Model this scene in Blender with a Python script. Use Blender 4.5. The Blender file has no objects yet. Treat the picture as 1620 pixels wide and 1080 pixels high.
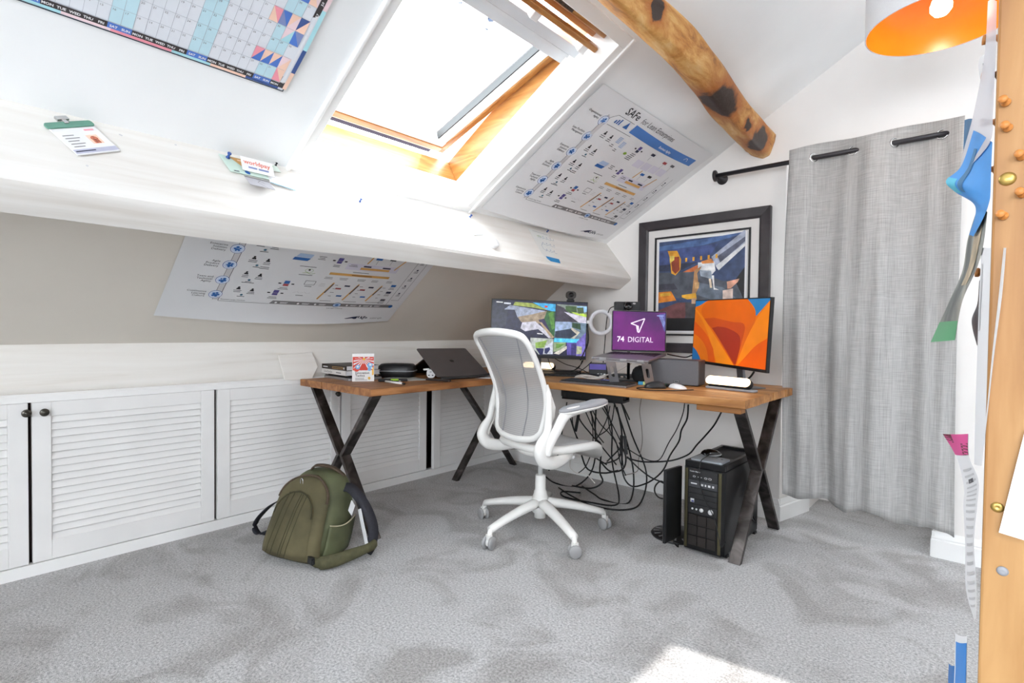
import bpy, bmesh, math, random
from mathutils import Vector as V, Matrix as M
random.seed(7)
S = bpy.context.scene
C = S.collection
PI = math.pi
rad = math.radians

# ------------------------------------------------------------------ camera survey
FPX = 840.22
EYE = V((0, 0, 1.06))
def _axes(yaw=.7309, pit=-.0221, rol=.0115):
    cy, sy, cp, sp = math.cos(yaw), math.sin(yaw), math.cos(pit), math.sin(pit)
    F = V((-sy*cp, cy*cp, sp)); r = V((cy, sy, 0)); u = r.cross(F)
    c, s = math.cos(rol), math.sin(rol)
    return F, c*r + s*u, -s*r + c*u
CF, CR, CU = _axes()
def ray(x, y): return CF + CR*((x-810)/FPX) - CU*((y-540)/FPX)
def at(x, y, d): return EYE + ray(x, y)*d                       # surveyed point at a depth
def on(x, y, ax, val):                                           # surveyed point on an axis plane
    d = ray(x, y); return EYE + d*((val-EYE[ax])/d[ax])
cam = bpy.data.cameras.new('camera'); camo = bpy.data.objects.new('camera', cam); C.objects.link(camo)
cam.sensor_width = 36; cam.lens = FPX*36/1620; cam.clip_start = .02
camo.matrix_world = M(((CR.x, CU.x, -CF.x, 0), (CR.y, CU.y, -CF.y, 0), (CR.z, CU.z, -CF.z, EYE.z), (0, 0, 0, 1)))
S.camera = camo

# ------------------------------------------------------------------ materials
def lin(c):
    return tuple(((x/12.92) if x <= .04045 else ((x+.055)/1.055)**2.4) for x in c)
def hexc(h):
    h = h.lstrip('#'); return lin(tuple(int(h[i:i+2], 16)/255 for i in (0, 2, 4)))
MATS = {}
def mat(name, col, rough=.55, metal=0., var=.04, vscale=8, bump=0., bscale=60, emit=0., alpha=1., spec=.5, trans=0., stretch=None, detail=3):
    """Principled material, its colour broken up by object-space noise and its surface by a noise bump."""
    if name in MATS: return MATS[name]
    if isinstance(col, str): col = hexc(col)
    m = bpy.data.materials.new(name); m.use_nodes = True; MATS[name] = m
    nt = m.node_tree; N = nt.nodes; L = nt.links
    b = N['Principled BSDF']
    b.inputs['Roughness'].default_value = rough; b.inputs['Metallic'].default_value = metal
    b.inputs['Specular IOR Level'].default_value = spec
    b.inputs['Alpha'].default_value = alpha
    b.inputs['Transmission Weight'].default_value = trans
    tc = N.new('ShaderNodeTexCoord'); mp = N.new('ShaderNodeMapping')
    L.new(tc.outputs['Object'], mp.inputs['Vector'])
    if stretch: mp.inputs['Scale'].default_value = stretch
    nz = N.new('ShaderNodeTexNoise'); nz.inputs['Scale'].default_value = vscale; nz.inputs['Detail'].default_value = detail
    L.new(mp.outputs[0], nz.inputs['Vector'])
    cr = N.new('ShaderNodeValToRGB')
    lo = tuple(max(0, c*(1-var*2.2)) for c in col); hi = tuple(min(1, c*(1+var*2.2)) for c in col)
    cr.color_ramp.elements[0].position = .3; cr.color_ramp.elements[1].position = .7
    cr.color_ramp.elements[0].color = (*lo, 1); cr.color_ramp.elements[1].color = (*hi, 1)
    L.new(nz.outputs['Fac'], cr.inputs['Fac']); L.new(cr.outputs['Color'], b.inputs['Base Color'])
    if emit:
        L.new(cr.outputs['Color'], b.inputs['Emission Color']); b.inputs['Emission Strength'].default_value = emit
    if bump:
        n2 = N.new('ShaderNodeTexNoise'); n2.inputs['Scale'].default_value = bscale; n2.inputs['Detail'].default_value = 4
        L.new(mp.outputs[0], n2.inputs['Vector'])
        bp = N.new('ShaderNodeBump'); bp.inputs['Strength'].default_value = bump; bp.inputs['Distance'].default_value = .004
        L.new(n2.outputs['Fac'], bp.inputs['Height']); L.new(bp.outputs['Normal'], b.inputs['Normal'])
    return m
def ramp_mat(name, stops, rough=.5, scale=4, stretch=(1, 1, 1), bump=.2, detail=6, distort=0., metal=0., kind='noise', spec=.5):
    """Material whose colour runs through several stops along a stretched noise (wood, worn steel, carpet)."""
    m = bpy.data.materials.new(name); m.use_nodes = True; MATS[name] = m
    nt = m.node_tree; N = nt.nodes; L = nt.links; b = N['Principled BSDF']
    b.inputs['Roughness'].default_value = rough; b.inputs['Metallic'].default_value = metal; b.inputs['Specular IOR Level'].default_value = spec
    tc = N.new('ShaderNodeTexCoord'); mp = N.new('ShaderNodeMapping'); mp.inputs['Scale'].default_value = stretch
    L.new(tc.outputs['Object'], mp.inputs['Vector'])
    nz = N.new('ShaderNodeTexNoise'); nz.inputs['Scale'].default_value = scale; nz.inputs['Detail'].default_value = detail; nz.inputs['Distortion'].default_value = distort
    L.new(mp.outputs[0], nz.inputs['Vector'])
    cr = N.new('ShaderNodeValToRGB'); els = cr.color_ramp.elements
    while len(els) < len(stops): els.new(.5)
    for e, (p, c) in zip(els, stops):
        e.position = p; e.color = (*(hexc(c) if isinstance(c, str) else c), 1)
    L.new(nz.outputs['Fac'], cr.inputs['Fac']); L.new(cr.outputs['Color'], b.inputs['Base Color'])
    bp = N.new('ShaderNodeBump'); bp.inputs['Strength'].default_value = bump; bp.inputs['Distance'].default_value = .004
    L.new(nz.outputs['Fac'], bp.inputs['Height']); L.new(bp.outputs['Normal'], b.inputs['Normal'])
    return m

# ------------------------------------------------------------------ mesh builder
class MB:
    def __init__(s, m=None): s.v = []; s.f = []; s.fm = []; s.fs = []; s.ms = []; s.i = 0; m and s.mat(m)
    def mat(s, m):
        if m not in s.ms: s.ms.append(m)
        s.i = s.ms.index(m); return s
    def add(s, vs, fs, smooth=False):
        o = len(s.v); s.v += [tuple(p) for p in vs]
        for f in fs: s.f.append([o+k for k in f]); s.fm.append(s.i); s.fs.append(smooth)
        return s
    def box(s, lo, hi, T=None):
        (a, b, c), (d, e, f) = lo, hi
        vs = [V(p) for p in ((a,b,c),(d,b,c),(d,e,c),(a,e,c),(a,b,f),(d,b,f),(d,e,f),(a,e,f))]
        if T is not None: vs = [T @ p for p in vs]
        return s.add(vs, [(0,3,2,1),(4,5,6,7),(0,1,5,4),(1,2,6,5),(2,3,7,6),(3,0,4,7)])
    def prism(s, base, off):
        """closed solid: polygon of 3D points, extruded by the vector off"""
        n = len(base); off = V(off); vs = [V(p) for p in base] + [V(p)+off for p in base]
        return s.add(vs, [list(range(n))[::-1], list(range(n, 2*n))] + [(k, (k+1) % n, n+(k+1) % n, n+k) for k in range(n)])
    def tube(s, pts, r, n=8, closed=False, caps=True, flat=1., upv=None, power=1.):
        pts = [V(p) for p in pts]; k = len(pts); rs = r if isinstance(r, (list, tuple)) else [r]*k
        T = []
        for i in range(k):
            a = pts[(i-1) % k] if closed or i else pts[i]; b = pts[(i+1) % k] if closed or i < k-1 else pts[i]
            T.append((b-a).normalized())
        u = V(upv) if upv else (V((0, 0, 1)) if abs(T[0].z) < .9 else V((1, 0, 0)))
        vs = []
        for i in range(k):
            u = (u - T[i]*u.dot(T[i]))
            if u.length < 1e-6: u = T[i].orthogonal()
            u.normalize(); w = T[i].cross(u)
            for j in range(n):
                a = 2*PI*j/n; ca, sa = math.cos(a), math.sin(a)
                if power != 1: ca = math.copysign(abs(ca)**power, ca); sa = math.copysign(abs(sa)**power, sa)
                vs.append(pts[i] + (u*ca*flat + w*sa)*rs[i])
        fs = []
        for i in range(k if closed else k-1):
            for j in range(n):
                a, b = i*n, ((i+1) % k)*n
                fs.append((a+j, a+(j+1) % n, b+(j+1) % n, b+j))
        if caps and not closed: fs += [list(range(n))[::-1], [(k-1)*n+j for j in range(n)]]
        return s.add(vs, fs, True)
    def bar(s, p, q, w, t, up):
        """straight bar of rectangular section w (along up x axis) by t (along up)"""
        p, q = V(p), V(q); d = (q-p).normalized(); up = V(up); up = (up - d*up.dot(d)).normalized(); sd = d.cross(up)
        vs = [e + sd*a*w/2 + up*b*t/2 for e in (p, q) for a, b in ((-1,-1),(1,-1),(1,1),(-1,1))]
        return s.add(vs, [(0,1,2,3)[::-1],(4,5,6,7),(0,1,5,4),(1,2,6,5),(2,3,7,6),(3,0,4,7)])
    def ribbon(s, pts, ups, w, t):
        """flat strap through pts; ups = the strap's face normals"""
        pts = [V(p) for p in pts]; k = len(pts); vs = []
        for i in range(k):
            d = (pts[min(i+1, k-1)]-pts[max(i-1, 0)]).normalized(); up = V(ups[i] if isinstance(ups, list) else ups)
            up = (up - d*up.dot(d)).normalized(); sd = d.cross(up); ww = w[i] if isinstance(w, list) else w
            vs += [pts[i]+sd*a*ww/2+up*b*t/2 for a, b in ((-1,-1),(1,-1),(1,1),(-1,1))]
        fs = [(0,1,2,3)[::-1], [4*(k-1)+j for j in range(4)]]
        for i in range(k-1):
            for j in range(4): fs.append((4*i+j, 4*i+(j+1) % 4, 4*i+4+(j+1) % 4, 4*i+4+j))
        return s.add(vs, fs, True)
    def lathe(s, prof, n=24, T=None, smooth=True):
        vs = []; k = len(prof)
        for r, z in prof:
            for j in range(n): vs.append(V((r*math.cos(2*PI*j/n), r*math.sin(2*PI*j/n), z)))
        if T is not None: vs = [T @ p for p in vs]
        fs = [(i*n+j, i*n+(j+1) % n, (i+1)*n+(j+1) % n, (i+1)*n+j) for i in range(k-1) for j in range(n)]
        if prof[0][0] > 1e-5: fs.append(list(range(n))[::-1])
        if prof[-1][0] > 1e-5: fs.append([(k-1)*n+j for j in range(n)])
        return s.add(vs, fs, smooth)
    def grid(s, fn, nu, nv, smooth=True, closed=False):
        vs = [fn(i/nu, j/nv) for i in range(nu+1) for j in range(nv+1)]
        return s.add(vs, [(i*(nv+1)+j, (i+1)*(nv+1)+j, (i+1)*(nv+1)+j+1, i*(nv+1)+j+1) for i in range(nu) for j in range(nv)], smooth)
    def loft(s, rings, smooth=True, caps=True):
        n = len(rings[0]); vs = [p for r in rings for p in r]; k = len(rings)
        fs = [(i*n+j, i*n+(j+1) % n, (i+1)*n+(j+1) % n, (i+1)*n+j) for i in range(k-1) for j in range(n)]
        if caps: fs += [list(range(n))[::-1], [(k-1)*n+j for j in range(n)]]
        return s.add(vs, fs, smooth)
    def build(s, name, parent=None, bevel=0., subsurf=0, solid=0., world=True, seg=2, weld=False):
        me = bpy.data.meshes.new(name); me.from_pydata(s.v, [], s.f)
        for m in s.ms: me.materials.append(m)
        me.polygons.foreach_set('material_index', s.fm); me.polygons.foreach_set('use_smooth', s.fs)
        bm = bmesh.new(); bm.from_mesh(me)
        if weld: bmesh.ops.remove_doubles(bm, verts=bm.verts, dist=1e-5)
        if not solid and not getattr(s, 'open', False): bmesh.ops.recalc_face_normals(bm, faces=bm.faces)
        bm.to_mesh(me); bm.free(); me.update()
        o = bpy.data.objects.new(name, me); C.objects.link(o)
        if parent is not None:
            o.parent = parent
            if world: o.matrix_parent_inverse = wm(parent).inverted()
        if solid:
            md = o.modifiers.new('thickness', 'SOLIDIFY'); md.thickness = solid; md.offset = 0
        if subsurf:
            md = o.modifiers.new('smooth', 'SUBSURF'); md.levels = md.render_levels = subsurf
        if bevel:
            md = o.modifiers.new('edges', 'BEVEL'); md.width = bevel; md.segments = seg; md.limit_method = 'ANGLE'; md.angle_limit = rad(40)
        return o
def wm(o):
    m = o.matrix_basis
    if o.parent is not None: m = wm(o.parent) @ o.matrix_parent_inverse @ m
    return m
def tag(o, label=None, cat=None, group=None, kind=None):
    for k, v in (('label', label), ('category', cat), ('group', group), ('kind', kind)):
        if v: o[k] = v
    return o
def thing(name, label, cat, loc=(0, 0, 0), rz=0, group=None, kind=None):
    o = bpy.data.objects.new(name, None); C.objects.link(o); o.empty_display_size = .05
    o.matrix_basis = M.Translation(V(loc)) @ M.Rotation(rz, 4, 'Z')
    return tag(o, label, cat, group, kind)
def copy_thing(src, M4, label, group=None):
    r = src.copy(); C.objects.link(r); r.matrix_basis = M4; r['label'] = label
    if group: r['group'] = group
    for ch in list(src.children):
        c = ch.copy(); C.objects.link(c); c.parent = r; c.matrix_parent_inverse = ch.matrix_parent_inverse.copy()
        for g in ch.children:
            d = g.copy(); C.objects.link(d); d.parent = c; d.matrix_parent_inverse = g.matrix_parent_inverse.copy()
    return r
def cat_rom(pts, n=6, closed=False):
    pts = [V(p) for p in pts]; k = len(pts); out = []
    for i in range(k if closed else k-1):
        if closed: p0, p1, p2, p3 = (pts[(i+j-1) % k] for j in range(4))
        else: p0, p1, p2, p3 = pts[max(i-1, 0)], pts[i], pts[i+1], pts[min(i+2, k-1)]
        for j in range(n):
            t = j/n
            out.append(.5*((2*p1)+(p2-p0)*t+(2*p0-5*p1+4*p2-p3)*t*t+(3*p1-p0-3*p2+p3)*t**3))
    if not closed: out.append(pts[-1])
    return out
def rrect(w, h, r, n=4, c=(0, 0)):
    out = []
    for cx, cy, a in ((w/2-r, h/2-r, 0), (-w/2+r, h/2-r, 90), (-w/2+r, -h/2+r, 180), (w/2-r, -h/2+r, 270)):
        for i in range(n+1):
            t = rad(a+90*i/n); out.append((c[0]+cx+r*math.cos(t), c[1]+cy+r*math.sin(t)))
    return out

# ------------------------------------------------------------------ flat print on sheets
_tx = {}
def glyphs(txt, bold=0.):
    """text as 2D polygons (size 1, origin at the left of the baseline) and its width"""
    k = (txt, bold)
    if k not in _tx:
        cu = bpy.data.curves.new('t', 'FONT'); cu.body = txt; cu.resolution_u = 2; cu.offset = bold; cu.size = 1
        o = bpy.data.objects.new('t', cu); C.objects.link(o)
        dg = bpy.context.evaluated_depsgraph_get()
        me = bpy.data.meshes.new_from_object(o.evaluated_get(dg))
        vs = [(v.co.x, v.co.y) for v in me.vertices]; fs = [tuple(p.vertices) for p in me.polygons]
        bpy.data.objects.remove(o); bpy.data.curves.remove(cu); bpy.data.meshes.remove(me)
        _tx[k] = (vs, fs, max([x for x, _ in vs] or [0]))
    return _tx[k]
class Sheet:
    """A flat or gently curled sheet: (u, v) in metres -> world, prints laid on as thin layers."""
    def __init__(s, o, U, W, curl=None):
        s.o = V(o); s.U = V(U).normalized(); s.W = V(W).normalized(); s.N = s.U.cross(s.W); s.curl = curl or (lambda u, v: 0.)
    def p(s, u, v, lift=0.): return s.o + s.U*u + s.W*v + s.N*(s.curl(u, v)+lift)
    def paper(s, mb, w, h, t=.0006, nu=1, nv=1, u0=0, v0=0):
        f = lambda i, j: s.p(u0+i*w, v0+j*h, 0); b = lambda i, j: s.p(u0+i*w, v0+j*h, -t)
        mb.grid(f, nu, nv); mb.grid(b, nu, nv)
        e = [(i/nu, 0) for i in range(nu)]+[(1, j/nv) for j in range(nv)]+[(1-i/nu, 1) for i in range(nu)]+[(0, 1-j/nv) for j in range(nv)]
        k = len(e); mb.add([f(*a) for a in e]+[b(*a) for a in e], [(i, (i+1) % k, k+(i+1) % k, k+i) for i in range(k)])
    def poly(s, mb, pts, lift=.0004): mb.add([s.p(u, v, lift) for u, v in pts], [list(range(len(pts)))])
    def rect(s, mb, u, v, w, h, lift=.0004, n=1):
        for i in range(n): s.poly(mb, [(u+w*i/n, v), (u+w*(i+1)/n, v), (u+w*(i+1)/n, v+h), (u+w*i/n, v+h)], lift)
    def disc(s, mb, u, v, r, lift=.0004, n=16, ry=None): s.poly(mb, [(u+r*math.cos(2*PI*k/n), v+(ry or r)*math.sin(2*PI*k/n)) for k in range(n)], lift)
    def line(s, mb, a, b, w, lift=.0004, n=1):
        a, b = V((*a, 0)), V((*b, 0)); d = (b-a).normalized(); q = V((-d.y, d.x, 0))*w/2
        for i in range(n):
            p0, p1 = a+(b-a)*i/n, a+(b-a)*(i+1)/n
            s.poly(mb, [(p0-q)[:2], (p1-q)[:2], (p1+q)[:2], (p0+q)[:2]], lift)
    def path(s, mb, pts, w, lift=.0004, closed=False):
        for a, b in zip(pts, pts[1:]+(pts[:1] if closed else [])):
            if a != b: s.line(mb, a, b, w, lift)
    def text(s, mb, txt, u, v, size, align='l', rot=0., bold=0., lift=.0005, sx=1.):
        vs, fs, w = glyphs(txt, bold); dx = {'l': 0, 'c': -w/2, 'r': -w}[align]; c, n = math.cos(rot), math.sin(rot)
        out = []
        for x, y in vs:
            x = (x+dx)*size*sx; y = y*size; out.append(s.p(u+x*c-y*n, v+x*n+y*c, lift))
        mb.add(out, fs)
# ------------------------------------------------------------------ colours of the room
WALL = mat('white_wall_paint', '#ece9e6', .75, var=.012, vscale=3, bump=.12, bscale=45)
CEIL = mat('white_ceiling_paint', '#eef0f1', .75, var=.01, vscale=3, bump=.08, bscale=30)
GLOSSW = mat('white_gloss_paint', '#eeeeed', .35, var=.01, vscale=5)
DOORW = mat('cupboard_white_paint', '#e9e8e7', .45, var=.012, vscale=6, bump=.05, bscale=80)
WBEAM = ramp_mat('whitewashed_beam', [(.2, '#d0cac1'), (.38, '#dedad4'), (.7, '#e6e4e0')], .7, 3, (9, .5, 9), .35, 8, .4)
WBOARD = ramp_mat('whitewashed_board', [(.2, '#dcd6cd'), (.4, '#e9e5df'), (.7, '#eeebe6')], .7, 3, (6, .6, 9), .35, 8, .8)
PINE = ramp_mat('lacquered_pine', [(.3, '#955c28'), (.5, '#aa7239'), (.72, '#b9884d')], .35, 3.5, (1.2, 9, 9), .08, 5, 1.2)
PINEY = ramp_mat('lacquered_pine_along', [(.3, '#955c28'), (.5, '#aa7239'), (.72, '#b9884d')], .35, 3.5, (9, 1.2, 9), .08, 5, 1.2)
ALU = mat('grey_aluminium', '#b9bdc1', .4, .5, var=.02)
DARKALU = mat('dark_flashing', '#5d5a60', .5, .4, var=.05)
BLACKP = mat('black_plastic', '#131315', .42, var=.08, vscale=20)
BLACKG = mat('black_gloss', '#0b0b0d', .15, var=.05)
WHITEP = mat('white_plastic', '#e9e9ea', .4, var=.01)
GREYP = mat('grey_plastic', '#8d8e93', .5, var=.03)
CABLE = mat('black_rubber', '#0f0f10', .55, var=.1)
PAPER = mat('white_paper', '#e8e8ea', .7, var=.008, vscale=3)
INK = mat('black_ink', '#26262b', .7, var=.02)
STEEL = mat('bright_steel', '#c9c9c9', .25, .9, var=.03)

# upper slope: s runs up the slope, n points out through the roof
P0 = V((-1.998, 0, 1.682)); SD = V((1, 0, .586)).normalized(); ND = V((-.586, 0, 1)).normalized()
def sl(s, y, off=0.): return P0 + SD*s + ND*off + V((0, y, 0))
def sbox(mb, s0, s1, y0, y1, o0, o1):
    vs = [sl(s, y, o) for o in (o0, o1) for s, y in ((s0, y0), (s1, y0), (s1, y1), (s0, y1))]
    mb.add(vs, [(0,3,2,1),(4,5,6,7),(0,1,5,4),(1,2,6,5),(2,3,7,6),(3,0,4,7)])
# lower slope under the beam
PL = V((-2.985, 0, .975)); SL = V((1, 0, .72)).normalized(); NL = V((-.72, 0, 1)).normalized()
RIDGE = 2.72                                            # ridge at x = .35
YF, YB = -2.7, 3.233                                    # rear and front gable
XR = 3.3

def struct(name, mb, label=None, parent=None, **k):
    o = mb.build(name, parent, **k)
    if parent is None: tag(o, kind='structure', label=label)
    return o

# floor: grey carpet
m = bpy.data.materials.new('grey_carpet'); m.use_nodes = True
nt = m.node_tree; N = nt.nodes; L = nt.links; b = N['Principled BSDF']; b.inputs['Roughness'].default_value = .95; b.inputs['Specular IOR Level'].default_value = .15
b.inputs['Sheen Weight'].default_value = .25
tc = N.new('ShaderNodeTexCoord')
def noise(sc, det=4, dist=0.):
    n = N.new('ShaderNodeTexNoise'); n.inputs['Scale'].default_value = sc; n.inputs['Detail'].default_value = det; n.inputs['Distortion'].default_value = dist
    L.new(tc.outputs['Object'], n.inputs['Vector']); return n
big, fine, mid = noise(2.9, 9, 1.1), noise(380, 2), noise(120, 3)
r1 = N.new('ShaderNodeValToRGB'); r1.color_ramp.elements[0].position = .38; r1.color_ramp.elements[1].position = .52
r1.color_ramp.elements[0].color = (*hexc('#a5a2a0'), 1); r1.color_ramp.elements[1].color = (*hexc('#bebdbd'), 1)
L.new(big.outputs['Fac'], r1.inputs['Fac'])
r2 = N.new('ShaderNodeValToRGB'); r2.color_ramp.elements[0].position = .3; r2.color_ramp.elements[1].position = .7
r2.color_ramp.elements[0].color = (.22, .22, .22, 1); r2.color_ramp.elements[1].color = (1.5, 1.5, 1.5, 1)
mx0 = N.new('ShaderNodeMath'); mx0.operation = 'ADD'; L.new(fine.outputs['Fac'], mx0.inputs[0]); L.new(mid.outputs['Fac'], mx0.inputs[1])
mx1 = N.new('ShaderNodeMath'); mx1.operation = 'MULTIPLY'; mx1.inputs[1].default_value = .5; L.new(mx0.outputs[0], mx1.inputs[0])
L.new(mx1.outputs[0], r2.inputs['Fac'])
mx = N.new('ShaderNodeMix'); mx.data_type = 'RGBA'; mx.blend_type = 'MULTIPLY'; mx.inputs['Factor'].default_value = 1
L.new(r1.outputs['Color'], mx.inputs['A']); L.new(r2.outputs['Color'], mx.inputs['B']); L.new(mx.outputs['Result'], b.inputs['Base Color'])
bp = N.new('ShaderNodeBump'); bp.inputs['Strength'].default_value = .8; bp.inputs['Distance'].default_value = .006
L.new(mx1.outputs[0], bp.inputs['Height']); L.new(bp.outputs['Normal'], b.inputs['Normal'])
CARPET = m
mb = MB(CARPET).box((-3.45, YF-.1, -.1), (XR+.1, YB, 0)); mb.box((-.95, YB, -.1), (-.06, 3.9, 0))
struct('floor', mb, 'mottled grey cut pile carpet over the whole floor')

# ceiling slopes, with roof window openings
mb = MB(CEIL)
OY0, OY1, OS0, OS1 = .985, 1.85, .02, 1.02
H_ = .0115
sbox(mb, -.12, RIDGE, YF, OY0-H_, 0, .3); sbox(mb, -.12, RIDGE, OY1+H_, YB+.1, 0, .3)
sbox(mb, -.12, OS0-H_, OY0-H_, OY1+H_, 0, .3); sbox(mb, OS1+H_, RIDGE, OY0-H_, OY1+H_, 0, .3)
struct('ceiling', mb, 'white sloping ceiling around the roof window')
PR = V((.35, 0, P0.z+.586*(.35-P0.x))); SR = V((1, 0, -.586)).normalized(); NR = V((.586, 0, 1)).normalized()
def rbox(mb, s0, s1, y0, y1, o0, o1):
    vs = [PR+SR*s+NR*o+V((0, y, 0)) for o in (o0, o1) for s, y in ((s0, y0), (s1, y0), (s1, y1), (s0, y1))]
    mb.add(vs, [(0,3,2,1),(4,5,6,7),(0,1,5,4),(1,2,6,5),(2,3,7,6),(3,0,4,7)])
mb = MB(CEIL); RO = [(1.0, 1.85, 2.02, 2.915), (1.0, 1.9, -1.6, -.6)]     # openings on the other slope, the second added for fill light: s0, s1, y0, y1
RL = 3.45
ys = [YF, -1.6, -.6, 2.02, 2.915, YB+.1]
rbox(mb, 0, RL, ys[0], ys[1], 0, .12); rbox(mb, 0, RL, ys[2], ys[3], 0, .12); rbox(mb, 0, RL, ys[4], ys[5], 0, .12)
for s0, s1, y0, y1 in RO: rbox(mb, 0, s0, y0, y1, 0, .12); rbox(mb, s1, RL, y0, y1, 0, .12)
struct('ceiling', mb, 'white sloping ceiling on the far side of the ridge')
for k, (s0, s1, y0, y1) in enumerate(RO):
    mb = MB(PINE); w = .05
    for a in ((s0, s0+w, y0, y1), (s1-w, s1, y0, y1), (s0, s1, y0, y0+w), (s0, s1, y1-w, y1)): rbox(mb, *a, .03, .1)
    struct('window_%d' % (k+4), mb, 'unseen pine roof window frame on the far slope')
mb = MB(mat('shaded_cream_slope_paint', '#dcd6cc', .75, var=.01, vscale=3, bump=.1, bscale=40))  # cream paint, its tone lowered to carry the shade under the beam
a, bb = PL - SL*.25, PL + SL*1.19
mb.prism([a+V((0, YF, 0)), bb+V((0, YF, 0)), bb+V((0, YB+.1, 0)), a+V((0, YB+.1, 0))], NL*.15)
struct('ceiling', mb, 'lower sloping ceiling in shade beneath the painted beam')

# painted beam (purlin) between the slopes
bs = [V((-2.07, 0, 1.742)), V((-2.04, 0, 1.704)), V((-2.018, 0, 1.676)), V((-1.83, 0, 1.437)), V((-1.817, 0, 1.419)), V((-1.822, 0, 1.406)), V((-1.9, 0, 1.349)), V((-1.912, 0, 1.351)), V((-2.13, 0, 1.63))]
def wob(i, y): return .003*math.sin(y*2.3+i*.4)+.0015*math.sin(y*6.1+i*.7)
nr = 60; rings = []
for k in range(nr+1):
    y = YF+(YB-YF)*k/nr; rings.append([p+V((wob(i, y), y, wob(i+3, y))) if 2 < i < 8 else p+V((0, y, 0)) for i, p in enumerate(bs)])
mb = MB(WBEAM).loft(rings); 
o = mb.build('ceiling_beam', bevel=0); tag(o, 'thick white painted timber beam running below the roof window', 'beam', kind='structure')
md = o.modifiers.new('split', 'EDGE_SPLIT'); md.split_angle = rad(35)

# walls
mb = MB(WALL)                                            # front gable with the alcove behind the curtain
AX0, AX1, AZ = -.858, -.168, 2.02
gz = lambda x: PR.z-.586*abs(x-.35)
def gab(x0, x1, z0, mb, y=YB, t=.12, n=1): mb.prism([(x0, y, z0), (x1, y, z0), (x1, y, gz(x1)+.25)] + ([(.35, y, gz(.35)+.25)] if x0 < .35 < x1 else []) + [(x0, y, gz(x0)+.25)], (0, t, 0))
gab(-3.4, AX0, 0, mb); gab(AX0, AX1, AZ, mb); gab(AX1, XR+.1, 0, mb)
mb.box((-3.0, YB-.001, -.05), (AX0, YB+.001, .01))
struct('wall_back', mb, 'white gable wall behind the desk')
mb = MB(WALL)
mb.prism([(AX0, YB+.119, 0), (AX0+.07, YB+.42, 0), (AX0-.05, YB+.42, 0), (AX0-.1, YB+.119, 0)], (0, 0, AZ+.1))
mb.prism([(AX1, YB+.119, 0), (AX1, YB+.6, 0), (AX1+.1, YB+.6, 0), (AX1+.1, YB+.119, 0)], (0, 0, AZ+.1))
mb.box((AX0-.1, YB+.119, AZ), (AX1+.1, YB+.8, AZ+.1))
struct('wall_alcove', mb, 'splayed white alcove walls behind the curtain')
mb = MB(WALL); xa, xb, yb = AX0-.1, AX1+.1, YB+.6            # end wall of the alcove with a narrow window
for x0, x1, z0, z1 in ((xa, -.62, 0, AZ+.1), (-.36, xb, 0, AZ+.1), (-.62, -.36, 0, .8), (-.62, -.36, 1.75, AZ+.1)): mb.box((x0, yb, z0), (x1, yb+.08, z1))
mb.box((xa-.02, YB+.3, 0), (AX0+.075, yb+.001, AZ+.1)); struct('wall_alcove', mb, 'end wall of the alcove behind the curtain')
mb = MB(WHITEP)
for x0, x1, z0, z1 in ((-.62, -.59, .8, 1.75), (-.39, -.36, .8, 1.75), (-.59, -.39, .8, .83), (-.59, -.39, 1.72, 1.75)): mb.box((x0, yb+.02, z0), (x1, yb+.06, z1))
struct('window_3', mb, 'narrow white framed alcove window behind the curtain')
mb = MB(WBOARD)                                          # knee wall board above the cupboards
prof = [(-3.06, .765), (-2.985, .765), (-2.983, .80), (-2.986, .90), (-2.984, .975), (-3.0, .99), (-3.06, 1.0)]
rings = []
for k in range(41):
    y = YF+(YB-YF)*k/40; rings.append([V((x+.004*math.sin(y*3+i*1.3)*(0 < i < 5), y, z)) for i, (x, z) in enumerate(prof)])
mb.loft(rings); struct('wall_left', mb, 'whitewashed board above the louvred cupboards')
mb = MB(WALL).box((-3.5, YF, -.05), (-3.4, YB, 1.3)); struct('wall_left', mb, 'back of the eaves cupboards')
mb = MB(GLOSSW)
mb.prism([(-2.99, YF, .733), (-2.968, YF, .733), (-2.968, YF, .757), (-2.975, YF, .768), (-2.99, YF, .768)], (0, YB-YF, 0))
struct('trim_1', mb, 'white moulding strip along the cupboard tops')
mb = MB(GLOSSW).box((-3.0, YF, 0), (-2.968, YB, .05)); struct('baseboard_left', mb, 'white plinth under the cupboards')
def skirt(x0, x1, y, h=.122):
    return [(x, y-d, z) for x in () for d, z in ()]
SK = [(0, 0), (.016, 0), (.016, .082), (.010, .088), (.012, .094), (.007, .108), (.003, .122), (0, .122)]
mb = MB(GLOSSW); mb.prism([(-2.97, YB-d, z) for d, z in SK], (AX0+2.97+.01, 0, 0))
u = V((.07, .3, 0)).normalized(); nn = V((u.y, -u.x, 0))
mb.prism([V((AX0-.004, YB-.016, 0))+nn*d+V((0, 0, z)) for d, z in SK], u*.33)
struct('baseboard_back', mb, 'white moulded skirting along the back wall')
mb = MB(GLOSSW); mb.prism([(AX1-.012, YB-d, z) for d, z in SK], (2, 0, 0)); mb.prism([(AX1-d, YB-.01, z) for d, z in SK], (0, .5, 0))
struct('baseboard_right', mb, 'white moulded skirting to the right of the curtain')
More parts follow.
